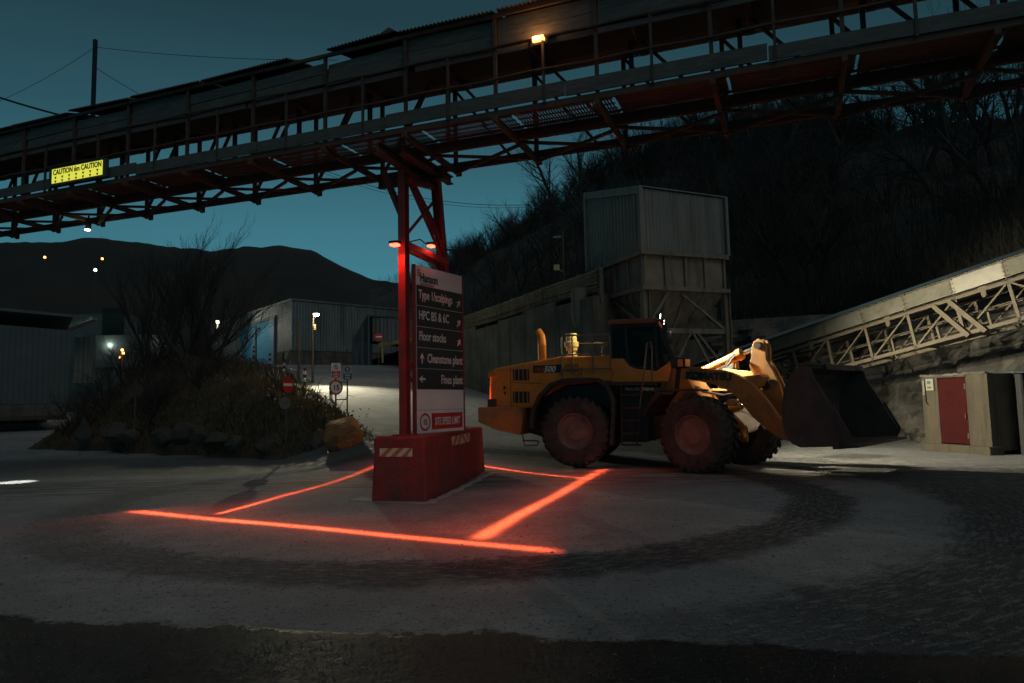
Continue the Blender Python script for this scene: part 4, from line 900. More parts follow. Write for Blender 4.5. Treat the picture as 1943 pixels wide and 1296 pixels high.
m.add([hc+D1*.08+ZZ*.02, hc+D1*.105-ZZ*.012, hc+D1*.078-ZZ*.02, hc+D1*.078+N1*.015-ZZ*.015, hc+D1*.078-N1*.015-ZZ*.015], [(0, 1, 3), (0, 4, 1), (1, 2, 3), (1, 4, 2)]); m.build('nose', SKIN, pr_)
m = MB()
for s in (1, -1): m.box(hc+N1*.078*s-ZZ*.005-D1*.005, .03, .012, .05, (D1, N1, ZZ))
m.build('ear', SKIN, pr_, smooth=True)
m = MB()
for s in (1, -1): m.box(hc+D1*.077+N1*.03*s+ZZ*.012, .008, .022, .009, (D1, N1, ZZ))
m.box(hc+D1*.078-ZZ*.045, .008, .045, .007, (D1, N1, ZZ)); m.build('eyes_and_mouth', HAIR, pr_)
m = MB(); n = 14; vs = []
for i in range(6):
    ph = i/5*R(78)
    for j in range(n): a_ = 2*PI*j/n; rr_ = .089*math.cos(ph); bk_ = -.02 if math.cos(a_) > .3 else -.02; vs.append(hc+D1*(rr_*math.cos(a_)-.014)+N1*(rr_*math.sin(a_))+ZZ*(.095*math.sin(ph)+.015-(.05 if math.cos(a_) < .2 else 0)*(1 if i == 0 else 0)))
m.add(vs, [(i*n+j, i*n+(j+1) % n, (i+1)*n+(j+1) % n, (i+1)*n+j) for i in range(5) for j in range(n)]+[tuple(5*n+j for j in range(n))]); m.build('hair', HAIR, pr_, smooth=True)

# ------------------------------------------------------------------ inclined conveyor at the right
CA = az(150.5)*math.cos(R(10.6))+ZZ*math.sin(R(10.6)); CS = az(60.5); CU = CA.cross(CS); CU = -CU if CU.z < 0 else CU; C0 = V((10.39, 25.29, 3.32+.12)); CH = 1.1; CB = 1.47
def CT(t, q, h): return C0+CA*t+CS*q+CU*h      # q away from the camera, h up from the top chord
cv = root('inclined_conveyor', CT(0, 0, -3), 'dusty steel truss conveyor climbing to the right above the small hut', 'conveyor')
t0_, t1_ = -6*CB, 9*CB
cax = (CA, CS, CU)
for q in (0, 1.1):
    MB().bar(CT(t0_, q, 0), CT(t1_, q, 0), .09, .10, CU).build('top_chord', CONV, cv)
    MB().bar(CT(t0_, q, -CH), CT(t1_, q, -CH), .09, .11, CU).build('bottom_chord', CONV, cv)
for i in range(-6, 9):
    t = i*CB
    for q in (0, 1.1):
        MB().bar(CT(t, q-.01, .05), CT(t, q-.01, -CH-.06), .07, .09, CA).build('post', CONV, cv)
        if i < 0 or i == 5: a, b = CT(t+.05, q, -.05), CT(t+CB-.05, q, -CH+.05)
        else: a, b = CT(t+CB-.08, q, -.06), CT(t+.08, q, -CH+.06)
        MB().bar(a, b, .05, .06, CS).build('diagonal', CONV, cv)
    MB().bar(CT(t, 0, -CH+.02), CT(t, 1.1, -CH+.02), .06, .06).build('cross_beam', CONV, cv)
    MB().bar(CT(t+.7, .1, -.6), CT(t+.7, .1, -CH), .06, .06, CA).build('stub_post', CONV, cv)
    pl = MB().box(CT(t+CB/2, -.05, .36), CB-.04, .02, .46, cax); pb = pl.build('side_panel', CONVP if i in (0, 2, 3, 5) else GALV, cv)
    m = MB()
    for dt in (-.03, .07):
        for h in (.18, .30, .44, .56): m.box(CT(t+dt, -.075, h), .035, .02, .035, cax)
    m.box(CT(t, -.066, .36), .035, .012, .56, cax)
    m.build('bolt_plate', CONV, pb)
    if i % 2 == 0:
        m = MB().box(CT(t+.8, -.03, .04), .22, .02, .12, cax); m.box(CT(t+.8, -.04, -.1), .14, .03, .18, cax); m.lathe([(.05, 0), (.05, .04)], lambda a, l, b, t=t: CT(t+.8+a, -.07+l, -.19+b), 10); m.build('roller_bracket', CONV, cv)
for q in (-.06, 1.12): MB().bar(CT(t0_, q, .62), CT(t1_, q, .62), .02, .03, CU).build('roof_rail', CONV, cv)
MB().bar(CT(t0_, 1.14, .36), CT(t1_, 1.14, .36), .02, .46, CU).build('side_panel', GALV, cv)
n = int((t1_-t0_)/.055); m = MB(); vs = []
for i in range(n+1):
    t = t0_+(t1_-t0_)*i/n
    for j in range(7):
        q = -.16+1.42*j/6; vs.append(CT(t, q, .63+.24*math.sin(PI*j/6)+(.015 if i % 2 else -.015)))
m.add(vs, [(i*7+j, (i+1)*7+j, (i+1)*7+j+1, i*7+j+1) for i in range(n) for j in range(6)]); m.build('roof_sheet', TEAL, cv)
MB().bar(CT(t0_, .55, .12), CT(t1_, .55, .12), .8, .03, CU).build('belt', DARKM, cv)
for q, h in ((.3, -.55), (.8, -.4), (.55, -.85)): MB().tube([CT(t0_, q, h), CT(t1_, q, h)], .02, 6).build('pipe', CONV, cv)
for o in (-.09, .09):
    MB().bar(CT(3.75*CB+o*2.6, -.10, -.05), CT(4.25*CB+o*2.6, -.10, -CH-.1), .10, .13, CA).build('splice_beam', CONV, cv)
MB().bar(CT(3.2*CB, .4, -CH-.03), CT(4.4*CB, .4, -CH-.03), .6, .05, CU).build('spill_tray', CONVP, cv)
for t in (-2*CB, 7.0*CB):
    for q in (0, 1.1): p = CT(t, q, -CH); MB().bar(p, V((p.x, p.y, -.1)), .14, .14, CA).build('leg', CONV, cv)

# ------------------------------------------------------------------ hopper building
HC = V((4.72, 24.0, 0)); HX = V((.932, .362, 0)).normalized(); HY = V((-HX.y, HX.x, 0)); HW, HD = 3.60, 4.1
def HP(x, y, z): return HC+HX*x+HY*y+ZZ*z
hx = (HX, HY, ZZ)
hb = root('hopper_building', HP(0, 0, GZ(4.7, 24)), 'tall pale corrugated hopper house on raised steel legs behind the loader', 'hopper')
def p2(p): return (p.x, p.y)
m = MB()
m.clad(p2(HP(0, 0, 0)), p2(HP(HW, 0, 0)), 7.03, 9.28, .15, .025, 9.20, 7.03)
m.build('cladding', CLADW, hb)
m = MB(); m.clad(p2(HP(0, HD, 0)), p2(HP(0, 0, 0)), 7.03, 10.25, .24, .05, 9.28, 7.03); m.build('cladding', CLADW, hb)
m = MB(); m.clad(p2(HP(HW, 0, 0)), p2(HP(HW, HD, 0)), 7.03, 9.20, .24, .04, 10.2, 7.03); m.clad(p2(HP(HW, HD, 0)), p2(HP(0, HD, 0)), 7.03, 10.2, .24, .04, 10.25, 7.03); m.build('cladding', CLADW, hb)
m = MB(); m.add([HP(-.08, -.1, 9.30), HP(HW+.1, -.1, 9.22), HP(HW+.1, HD+.1, 10.26), HP(-.08, HD+.1, 10.30)]+[HP(-.08, -.1, 9.34), HP(HW+.1, -.1, 9.26), HP(HW+.1, HD+.1, 10.30), HP(-.08, HD+.1, 10.34)], [(0, 1, 2, 3), (4, 7, 6, 5), (0, 4, 5, 1), (1, 5, 6, 2), (2, 6, 7, 3), (3, 7, 4, 0)]); m.build('roof', CLADG, hb)
for a_, b_, w_, h_, u_ in ((HP(-.07, -.07, 7.0), HP(-.07, -.07, 9.32), .16, .16, HX), (HP(-.07, HD, 7.0), HP(-.07, HD, 10.3), .14, .14, HX), (HP(-.08, -.06, 9.18), HP(-.08, HD, 10.16), .04, .26, ZZ), (HP(HW+.05, -.07, 7.0), HP(HW+.05, -.07, 9.24), .12, .12, HX)): MB().bar(a_, b_, w_, h_, u_).build('trim', CLADW, hb)
bx0, bx1, by0, by1 = .05, HW-.12, .05, HD-.1
m = MB().box(HP((bx0+bx1)/2, (by0+by1)/2, 6.28), bx1-bx0, by1-by0, 1.36, hx); bin_ = m.build('bin', HOPM, hb)
m = MB()
for z in (6.93, 5.66): 
    m.bar(HP(bx0-.08, by0-.10, z), HP(bx1+.15, by0-.10, z), .18, .15); m.bar(HP(bx0-.10, by0-.19, z), HP(bx0-.10, by1+.1, z), .18, .15)
for k in range(5): x = bx0+(bx1-bx0)*k/4; m.bar(HP(x, by0-.05, 5.72), HP(x, by0-.05, 6.88), .09, .09, HX)
for k in range(5): y = by0+(by1-by0)*k/4; m.bar(HP(bx0-.05, y, 5.72), HP(bx0-.05, y, 6.88), .09, .09, HX)
m.build('bin_frame', HOPM, bin_)
m = MB(); a = [HP(bx0, by0, 5.6), HP(bx1, by0, 5.6), HP(bx1, by1, 5.6), HP(bx0, by1, 5.6)]; cxx, cyy = 1.7, 2.0; b = [HP(cxx-.5, cyy-.5, 3.3), HP(cxx+.5, cyy-.5, 3.3), HP(cxx+.5, cyy+.5, 3.3), HP(cxx-.5, cyy+.5, 3.3)]
m.add(a+b, [(0, 1, 5, 4), (1, 2, 6, 5), (2, 3, 7, 6), (3, 0, 4, 7), (4, 5, 6, 7)])
fn = m.build('funnel', HOPM, hb)
m = MB()
for k in (1, 2, 3):
    for (p, q, r_, s_) in ((a[0], a[1], b[0], b[1]), (a[3], a[0], b[3], b[0])): m.bar(lerp(p, q, k/4), lerp(r_, s_, k/4), .10, .09)
m.build('stiffener', HOPM, fn)
lz = 5.58
for x, y in ((bx0, by0), (bx1+.05, by0), (bx0, by1), (bx1, by1)):
    p = HP(x, y, 0); ibeam(V((p.x, p.y, GZ(p.x, p.y)-.1)), V((p.x, p.y, lz)), .24, .26, .03, HX).build('leg', HOPM, hb)
for y in (by0, by1):
    MB().bar(HP(bx0, y, 4.15), HP(bx1, y, 4.15), .14, .18).build('tie_beam', HOPM, hb); MB().bar(HP(bx0, y, 2.6), HP(bx1, y, 2.6), .12, .16).build('tie_beam', HOPM, hb)
    for z0, z1, xa, xb in ((4.2, 5.5, bx1, 1.6), (4.2, 5.5, bx0, 1.0), (2.6, 4.1, 1.0, 1.9), (2.6, 4.1, 2.9, 2.0), (2.65, 4.1, bx1, 2.2), (1.0, 2.5, bx0, 1.6), (1.0, 2.5, bx1, 1.8)):
        MB().bar(HP(xa, y, z0), HP(xb, y, z1), .07, .09).build('brace', HOPM, hb)
for x in (bx0, bx1):
    MB().bar(HP(x, by0, 4.15), HP(x, by1, 4.15), .14, .18).build('tie_beam', HOPM, hb)
    MB().bar(HP(x, by0, 4.2), HP(x, 2.2, 5.5), .07, .09).build('brace', HOPM, hb); MB().bar(HP(x, by1, 4.2), HP(x, 2.2, 5.5), .07, .09).build('brace', HOPM, hb)
    MB().bar(HP(x, by0, .9), HP(x, by1, 4.0), .07, .09).build('brace', HOPM, hb)
# pale tank beside the hopper on the wall end
m = vl([(.55, 4.6), (.62, 5.0), (.62, 6.05), (.5, 6.15), (0, 6.2)], 0, 0, lambda x, l, z: V((3.0+x, 27.0+l, z)), 20)
tag(m.build('dust_tank', HOPM, smooth=True), 'pale round tank tucked between the wall end and the hopper', 'tank')

# ------------------------------------------------------------------ retaining wall, barrier, camera pole
WA, WB = V((-8.3, 51, 0)), V((3.1, 25.5, 0)); wd = (WB-WA).normalized(); wl_ = (WB-WA).length; wn = V((wd.y, -wd.x, 0)); wn = -wn if wn.x > 0 else wn
rw = root('retaining_wall', lerp(WA, WB, .5), 'long stained concrete retaining wall beside the haul ramp', 'wall')
k = 9
for i in range(k):
    a, b = lerp(WA, WB, i/k), lerp(WA, WB, (i+1)/k); tz = 5.75+.12*math.sin(i*2.1); m = MB(); nx_ = 8; nz = 8; vs = []
    m.box((a+b)/2+ZZ*((tz-.5)/2)-wn*.25+wn*.02*(i % 2), (b-a).length-.02, .5, tz+.5, (wd, -wn, ZZ))
    m.build('wall_panel', CONC, rw, bevel=.015)
# return wall behind the hopper
p0, p1 = V((3.25, 25.9, 0)), V((9.2, 31.0, 0)); m = MB().bar(p0+ZZ*2.8, p1+ZZ*2.8, .4, 6.0); m.build('return_panel', CONC, rw)
m = MB()
gr = root('crash_barrier', WA+ZZ*5.8, 'weathered timber and steel crash barrier along the top of the retaining wall', 'barrier')
n = 17
for i in range(n+1):
    p = lerp(WA, WB, i/n)-wn*.35; MB().bar(V((p.x, p.y, 5.4)), V((p.x, p.y, 6.75)), .14, .12, wd).build('post', GALV, gr)
for z, th in ((6.55, .16), (6.28, .14), (6.0, .12)):
    for j in range(6):
        a, b = lerp(WA, WB, j/6)-wn*.25, lerp(WA, WB, (j+1)/6-.003)-wn*.25; dz = .05*math.sin(j*3+z); m = MB(); 
        prof = [(0, -th*.9), (.06, -th*.45), (0, 0), (.06, th*.45), (0, th*.9), (-.012, th*.9), (.046, th*.45), (-.014, 0), (.046, -th*.45), (-.012, -th*.9)]
        m.add([V(a)+ZZ*(z+dz+h)+wn*o for o, h in prof]+[V(b)+ZZ*(z-dz+h)+wn*o for o, h in prof], [(q, (q+1) % 10, 10+(q+1) % 10, 10+q) for q in range(10)]); m.build('rail', pm('barrier_rail_%d_%d' % (int(z*100), j), (.26, .21, .15), .8, .1, .2, 3, dirt=(.14, .11, .08), da=.7, ds=1), gr)
cpole = gy(1070, 520, 28.6); cpole.z = 5.6
cp = root('camera_pole', cpole, 'slim steel pole with camera head and small box standing behind the barrier', 'pole')
MB().tube([cpole, cpole+ZZ*2.3, cpole+ZZ*3.35], .05, 10, .045).build('pole', POLEM, cp)
MB().box(cpole+ZZ*3.05+V((-.25, 0, 0)), .34, .12, .10).build('camera_head', GALV, cp, bevel=.015)
MB().bar(cpole+ZZ*3.1, cpole+ZZ*3.1+V((-.2, 0, 0)), .03, .03).build('arm', GALV, cp)
MB().box(cpole+ZZ*1.75+V((-.3, -.02, 0)), .24, .06, .24).bar(cpole+ZZ*1.55, cpole+ZZ*1.7+V((-.28, 0, 0)), .03, .03).build('floodlight', CREAM, cp, bevel=.01)

# ------------------------------------------------------------------ small hut and dark bay at the right
SL, SR = gz(1757, 848, .1), gz(1884, 857, .1); SL.z = SR.z = 0; hd = (SR-SL).normalized(); hl = (SR-SL).length; hn = V((hd.y, -hd.x, 0)); hn = -hn if hn.x > 0 else hn
SHH = 2.25
hx3 = (hd, hn, ZZ)
def KP(x, y, z): return SL+hd*x-hn*y+ZZ*z      # y goes back from the front
hut = root('small_hut', KP(hl/2, 0, 0), 'small rendered hut with a dark red door in front of the rock face', 'hut')
dw0, dw1, dz1 = hl*.26, hl*.69, SHH-.08
m = MB()
for x0, x1, z0, z1 in ((0, dw0, .22, SHH), (dw1, hl, .22, SHH), (dw0, dw1, dz1, SHH-.002)): m.box(KP((x0+x1)/2, .1, (z0+z1)/2), x1-x0, .2, z1-z0, hx3)
m.box(KP(hl-.101, .8, SHH/2+.05), .198, 1.2, SHH-.12, hx3); m.box(KP(.101, .8, SHH/2+.05), .198, 1.2, SHH-.12, hx3); m.box(KP(hl/2, 1.45, SHH/2), hl-.01, .1, SHH-.1, hx3)
m.build('wall', CONC_L, hut, bevel=.01)
m = MB(); n = 14; rt = [KP(hl*i/n-.02, -.03, SHH+.03+rnd.uniform(-.015, .02)) for i in range(n+1)]; rb2 = [p-hn*1.6-ZZ*.45 for p in rt]; m.add(rt+rb2+[p-ZZ*.06 for p in rt]+[p-ZZ*.06 for p in rb2], [(i, i+1, n+2+i, n+1+i) for i in range(n)]+[(2*n+2+i, 2*n+3+i, i+1, i) for i in range(n)]); m.build('roof', CONC, hut)
MB().box(KP(hl/2, .1, .1), hl+.1, .5, .26, hx3).build('plinth', CONC_L, hut, bevel=.015)
dr = MB().box(KP((dw0+dw1)/2, .05, (.25+dz1)/2), dw1-dw0-.01, .06, dz1-.28, hx3).build('door', DOORR, hut)
for z in (.5, 1.9): MB().box(KP(dw1-.02, .0, z), .05, .03, .16, hx3).build('hinge', DARKM, dr)
MB().box(KP(dw1-.06, .0, 1.05), .03, .05, .14, hx3).build('handle', DARKM, dr)
for a_, b_, z in ((dw0, dw1, dz1+.03), ): MB().box(KP((a_+b_)/2, -.004, z), b_-a_+.1, .03, .05, hx3).build('lintel', DARKM, dr)
nb = MB().box(KP(.34, -.03, SHH-.27), .28, .03, .34, hx3).build('notice', pm('notice_board', (.30, .27, .20), .6), hut)
m = MB(); m.box(KP(.32, -.05, SHH-.20), .12, .006, .09, hx3); m.build('notice_mark', SBLUE, nb)
text('rws', .10, KP(.25, -.052, SHH-.38), hd, ZZ, SBLACK, 'lettering', nb, offset=.003)
m = MB().box(KP(.13, -.04, SHH-.36), .07, .06, .46, hx3); fl_ = m.build('strip_light', GALV, hut, bevel=.01)
MB().tube([KP(.15, -.03, SHH-.6), KP(.16, -.04, SHH-.8), KP(.24, -.03, SHH-.88)], .012, 6).build('cable', CABLE, hut)
bay = root('dark_opening_box', KP(hl+1.2, 1.2, 0), 'black box standing in for the shaded opening beside the hut at the right edge', 'shed')
m = MB(); q0 = KP(hl+.3, .7, 0); q1 = q0+V((4.2, -2.2, 0)); dq = (q1-q0).normalized(); m.clad(p2(q0), p2(q1), 0, 2.2, .2, .04); nq = V((-dq.y, dq.x, 0)); m.clad(p2(q0+nq*2.5), p2(q0), 0, 2.2, .2, .04); m.build('wall', pm('opening_black', (.03, .03, .03), .8), bay)  # near-black walls put the opening's shade into their colour
m = MB(); m.add([q0-dq*.1-nq*.1+ZZ*2.22, q1-nq*.1+ZZ*2.22, q1+nq*2.5+ZZ*2.3, q0-dq*.1+nq*2.5+ZZ*2.3]+[q0-dq*.1-nq*.1+ZZ*2.28, q1-nq*.1+ZZ*2.28, q1+nq*2.5+ZZ*2.36, q0-dq*.1+nq*2.5+ZZ*2.36], [(0, 1, 2, 3), (4, 5, 6, 7), (0, 1, 5, 4), (1, 2, 6, 5), (2, 3, 7, 6), (3, 0, 4, 7)]); m.build('roof', CLADD, bay)

# ------------------------------------------------------------------ buildings at the left and centre
def hall(name, corner, a1, l1, a2, l2, z0, h0, h1_, h2_, mats, label, cat, foot=1.8, footmat=None):
    c = V(corner); e1, e2 = az(a1), az(a2); r_ = root(name, c, label, cat); p1_, p2_ = c+e1*l1, c+e2*l2; p3 = p1_+e2*l2
    m = MB(); m.clad(p2(c), p2(p1_), z0+foot, z0+h0, .3, .035, z0+h1_, z0+foot); m.build('cladding', mats[0], r_)
    m = MB(); m.clad(p2(p2_), p2(c), z0+foot, z0+h2_, .3, .035, z0+h0, z0+foot); m.build('cladding', mats[0], r_)
    m = MB(); m.clad(p2(p1_), p2(p3), z0, z0+h1_, .5, .06, z0+h2_); m.clad(p2(p3), p2(p2_), z0, z0+h2_, .5, .06, z0+h2_); m.build('cladding', mats[0], r_)
    o = .12; m = MB(); q = [c+ZZ*(z0+h0+.02)-e1*o-e2*o, p1_+ZZ*(z0+h1_+.02)+e1*o-e2*o, p3+ZZ*(z0+h2_+.02)+e1*o+e2*o, p2_+ZZ*(z0+h2_+.02)-e1*o+e2*o]
    m.add(q+[x+ZZ*.18 for x in q], [(0, 3, 2, 1), (4, 5, 6, 7), (0, 1, 5, 4), (1, 2, 6, 5), (2, 3, 7, 6), (3, 0, 4, 7)]); m.build('roof', mats[1], r_)
    m = MB(); m.bar(c+e1*.1+e2*.15+ZZ*(z0+foot/2-.2), p1_+e2*.15+ZZ*(z0+foot/2-.2), .2, foot+.4); m.bar(c+e1*.15+e2*.2+ZZ*(z0+foot/2-.2), p2_+e1*.15+ZZ*(z0+foot/2-.2), .2, foot+.4); m.build('base_wall', footmat or CONC, r_)
    return r_, c, e1, e2
bc = V((-21.0, 65, 0))
bz = 5.2
r_, c, e1, e2 = hall('storage_hall', bc, 50, 20, -40, 25, bz, 6.65, 6.45, 6.65, (CLADG, CLADG), 'large grey clad hall with blue roller doors at the top of the ramp', 'building', 1.9)
for d0, d1 in ((4.0, 8.8), (9.4, 14.2)):
    m = MB(); k = 22
    for j in range(k): z = bz+.05+j*5.3/k; m.bar(c+e2*d0-e1*.12+ZZ*(z+.10), c+e2*d1-e1*.12+ZZ*(z+.10), .05, 5.3/k-.02)
    m.build('roller_door', BLUED, r_)
m = MB(); m.bar(c+e2*3.85-e1*.14+ZZ*bz, c+e2*3.85-e1*.14+ZZ*(bz+5.4), .3, .2, e2); m.bar(c+e2*9.1-e1*.14+ZZ*bz, c+e2*9.1-e1*.14+ZZ*(bz+5.1), .3, .2, e2); m.bar(c+e2*3.7-e1*.14+ZZ*(bz+5.5), c+e2*14.4-e1*.14+ZZ*(bz+5.5), .15, .3); m.build('door_frame', CLADD, r_)
m = MB().bar(c+e2*2.2-e1*.1+ZZ*bz, c+e2*.3-e1*.1+ZZ*(bz+1.85), .12, .12); m.build('prop', GALV, r_)
m = MB().bar(c+e2*3.5-e1*.06+ZZ*(bz+.9), c+e2*2.0-e1*.06+ZZ*(bz+.9), .04, 1.8); m.build('doorway', BLK, r_)
# lean-to beside the hall
lt = root('lean_to_shed', gy(706, 650, 54), 'pale corrugated lean-to shed with open dark side near the top of the ramp', 'shed')
za = lambda v, y: gy(CX, v, y).z
a0 = gy(706, 647, 54); a1 = gy(795, 650, 52); az0 = a0.z
m = MB().clad(p2(a0), p2(a1), a0.z, gy(706, 602, 54).z, .35, .05, gy(795, 607, 52).z, a1.z-.3); m.build('cladding', CLADW, lt)
m = MB(); b0, b1 = gy(697, 600, 54), gy(669, 648, 52.5); bk0, bk1 = b0+V((4, 9, 0)), b1+V((4, 9, 0)); c1 = gy(800, 606, 52)
m.add([b0, b1, bk1, bk0]+[x+ZZ*.15 for x in (b0, b1, bk1, bk0)], [(0, 1, 2, 3), (4, 5, 6, 7), (0, 1, 5, 4), (1, 2, 6, 5), (2, 3, 7, 6), (3, 0, 4, 7)])
m.add([b0, c1, c1+V((4, 9, 0)), bk0]+[x+ZZ*.12 for x in (b0, c1, c1+V((4, 9, 0)), bk0)], [(0, 1, 2, 3), (4, 5, 6, 7), (0, 1, 5, 4), (1, 2, 6, 5), (2, 3, 7, 6), (3, 0, 4, 7)]); m.build('roof', CLADD, lt)
for u in (677, 688, 700):
    p = gy(u, 640, 53.5); MB().bar(V((p.x, p.y, 4.5)), V((p.x, p.y, gy(u, 645-(u-669)*1.5, 53.5).z)), .14, .14, V((1, 0, 0))).build('post', CLADD, lt)
m = MB(); p = gy(668, 640, 57); q = gy(706, 640, 57); m.bar(V((p.x, 57, 6)), V((q.x, 57, 6)), .1, 3.4); m.build('back_wall', CLADD, lt)
eb = root('earth_mound_barrier', gy(735, 655, 48), 'faded yellow guard rail running behind the ramp beside the lean-to', 'barrier')
p, q = gy(718, 656, 46), gy(800, 640, 44)
MB().bar(p, q, .06, .28).bar(p-ZZ*.05, q-ZZ*.05, .1, .08).build('rail', YRAIL, eb)
for t in (.1, .5, .9): x = lerp(p, q, t); MB().bar(x-ZZ*1.2, x+ZZ*.2, .12, .12, V((1, 0, 0))).build('post', YRAIL, eb)
# left corrugated store
r2_, c, e1, e2 = hall('corrugated_store', gy(127, 806, 45), -128, 26, -38, 16, .75, 6.3, 7.6, 4.0, (CLADD, CLADD), 'dark corrugated store with concrete base at the left edge', 'building', 1.5, CONC)
m = MB().box(c+e1*4.2-e2*.12+ZZ*1.9, .8, .12, 1.4, (e1, e2, ZZ)).build('wall_box', DARKM, r2_)
m = MB().bar(c+e1*.2-e2*.4+ZZ*.55, c+e1*14-e2*.4+ZZ*.45, .35, .2); m.build('kerb', CONC_L, r2_)
# distant processing sheds behind the trees
pl_ = root('processing_plant', gy(160, 660, 70), 'distant processing plant with sloping sheet roof and lit gable behind trees', 'building')
m = MB(); G = lambda u, v, y: gy(u, v, y)
m.clad(p2(G(140, 660, 70)), p2(G(214, 660, 70)), G(150, 690, 70).z-2, G(140, 640, 70).z, .5, .07, G(214, 636, 70).z); m.build('lit_gable', CLADW, pl_)
m = MB(); a = [G(88, 634, 66), G(170, 606, 66), G(186, 608, 72), G(108, 640, 72)]; m.add(a+[x+ZZ*.25 for x in a], [(0, 1, 2, 3), (4, 5, 6, 7), (0, 1, 5, 4), (1, 2, 6, 5), (2, 3, 7, 6), (3, 0, 4, 7)]); m.build('roof', CLADG, pl_)
m = MB(); p, q = G(135, 600, 76), G(238, 600, 76); m.bar(V((p.x, 77, 8)), V((q.x, 77, 8)), 3, G(180, 597, 76).z*2-16); m.build('tower_block', CLADD, pl_)
m = MB(); m.box(G(215, 612, 74.5), 2.4, .1, 3.2); m.build('window', GLASS, pl_)
m = MB().box(G(250, 668, 69), 5.4, 3, 3.2); m.build('annexe', CLADD, pl_)

# ------------------------------------------------------------------ lamps far away and the street lamp
lp_b = V((-11.15, 38.2, 0)); lp_b = gy(593, 745, 38); lp_b.z = GZ(lp_b.x, lp_b.y)-.1; hd_z = gy(602, 598, 38).z
sl_ = root('street_lamp', lp_b, 'lit street lamp on a brown pole at the edge of the ramp', 'street lamp')
MB().tube([lp_b, V((lp_b.x+.02, lp_b.y, hd_z-.35))], .07, 10, .05).build('pole', POLEM, sl_)
hp_ = V((lp_b.x+.26, lp_b.y-.25, hd_z))
MB().tube([V((lp_b.x+.02, lp_b.y, hd_z-.36)), V((lp_b.x+.05, lp_b.y, hd_z+.05)), hp_+V((-.05, .05, .10))], .03, 8).build('arm', POLEM, sl_)
MB().box(hp_+ZZ*.07+V((0, .03, 0)), .34, .26, .06).build('housing', DARKM, sl_, bevel=.01)
m = MB(); m.tube([hp_+ZZ*.035, hp_-ZZ*.03, hp_-ZZ*.09], .165, 14, .12); m.build('lens', G_WHT, sl_)
MB().box(V((lp_b.x+.14, lp_b.y-.08, hd_z-.68)), .10, .08, .3).build('control_box', CREAM, sl_)
lamp('SPOT', 'street_lamp_light', hp_-ZZ*.16+V((.02, -.05, 0)), 5400, (1, .90, .62), .10, hp_+V((2.9, -6.0, -6.0)), 86, 1.0)
lamp('POINT', 'street_lamp_light', hp_-ZZ*.16+V((.02, -.05, 0)), 45, (1, .90, .62), .08)
pb = gy(567, 735, 40); pb.z = GZ(pb.x, pb.y)-.2; ph = gy(567, 612, 40).z
tag(MB().tube([pb, V((pb.x, pb.y, ph))], .085, 10, .06).build('wooden_post', POLEM), 'plain brown post standing just left of the lit street lamp', 'post')
def far_lamp(u, v, y, r_, mat, label, poleh=3, en=0, color=(1, 1, 1)):
    c = gy(u, v, y); o = root('floodlight', c-ZZ*poleh, label, 'lamp'); m = MB(); n = 8
    m.tube([c-ZZ*r_*.8, c, c+ZZ*r_*.8], r_, 8, r_*.8); m.build('lens', mat, o); MB().tube([c-ZZ*poleh, c+ZZ*r_], .05, 6).build('pole', POLEM, o)
    MB().box(c+ZZ*r_*1.1, r_*2.6, r_*2.2, r_*.4).build('housing', DARKM, o)
    if en: lamp('POINT', 'floodlight_light', c-ZZ*r_*1.2+V((0, -.4, 0)), en, color, .1)
far_lamp(85, 488, 150, .24, G_FARO, 'leftmost orange light high on the far hill', 3)
far_lamp(194, 491, 150, .24, G_FARO, 'second orange light high on the far hill', 3)
far_lamp(181, 512, 120, .24, G_FAR, 'white light on a mast below the hill lights', 6)
far_lamp(232, 664, 60, .11, G_FARO, 'upper orange light beside the processing plant', 2, 60, (1, .4, .1))
far_lamp(234, 670, 59, .11, G_FARO, 'lower orange light beside the processing plant', 2)
far_lamp(228, 678, 58, .09, G_FARO, 'lowest orange light beside the processing plant', 2)
far_lamp(310, 676, 50, .07, G_FAR, 'tiny white light low between the bare trees', 2)
far_lamp(413, 611, 69, .14, G_FAR, 'white light shining through branches left of the hall', 5, 480, (1, .9, .7))
lamp('POINT', 'plant_light', gy(208, 655, 67.5), 170, (.85, 1, .8), .3)
lamp('SPOT', 'under_gallery_light', T(-10.06, 1.5, -.5), 6000, (.95, 1, .9), .03, gz(30, 915), 9, .8)

# utility mast and cables
MT = -10.5
mbp = T(MT, 1.9, 1.7); ut = root('wire_mast', mbp, 'thin dark mast with stay wires standing on the gallery roof at the left', 'mast'); mtop = mbp+ZZ*3.12
MB().bar(mbp-ZZ*.1, mtop, .085, .08, V((1, 0, 0))).build('mast', BLK, ut)
def sagw(p, q, s, n=14): p, q = V(p), V(q); return [lerp(p, q, i/n)-ZZ*(s*4*(i/n)*(1-i/n)) for i in range(n+1)]
for nm, p, q, s, r_ in (('stay', mtop-ZZ*.2, gy(-20, 200, 17), .1, .006), ('stay', mtop-ZZ*.75, gy(330, 215, 16.5), .03, .008), ('stay', mtop-ZZ*.2, gy(640, 114, 15), .1, .007), ('heavy_cable', gy(-60, 165, 17), gy(170, 232, 16.3), .05, .025)):
    MB().tube(sagw(p, q, s), r_, 5).build(nm, CABLE, ut)
tag(MB().tube(sagw(gy(560, 300, 70), gy(1010, 388, 70), 1.6, 24), .03, 5).build('overhead_cable', CABLE), 'upper thin cable crossing the sky behind the red tower', 'cable')
tag(MB().tube(sagw(gy(560, 305, 70), gy(1010, 392, 70), 1.7, 24), .02, 5).build('overhead_cable', CABLE), 'lower thin cable crossing the sky behind the red tower', 'cable')

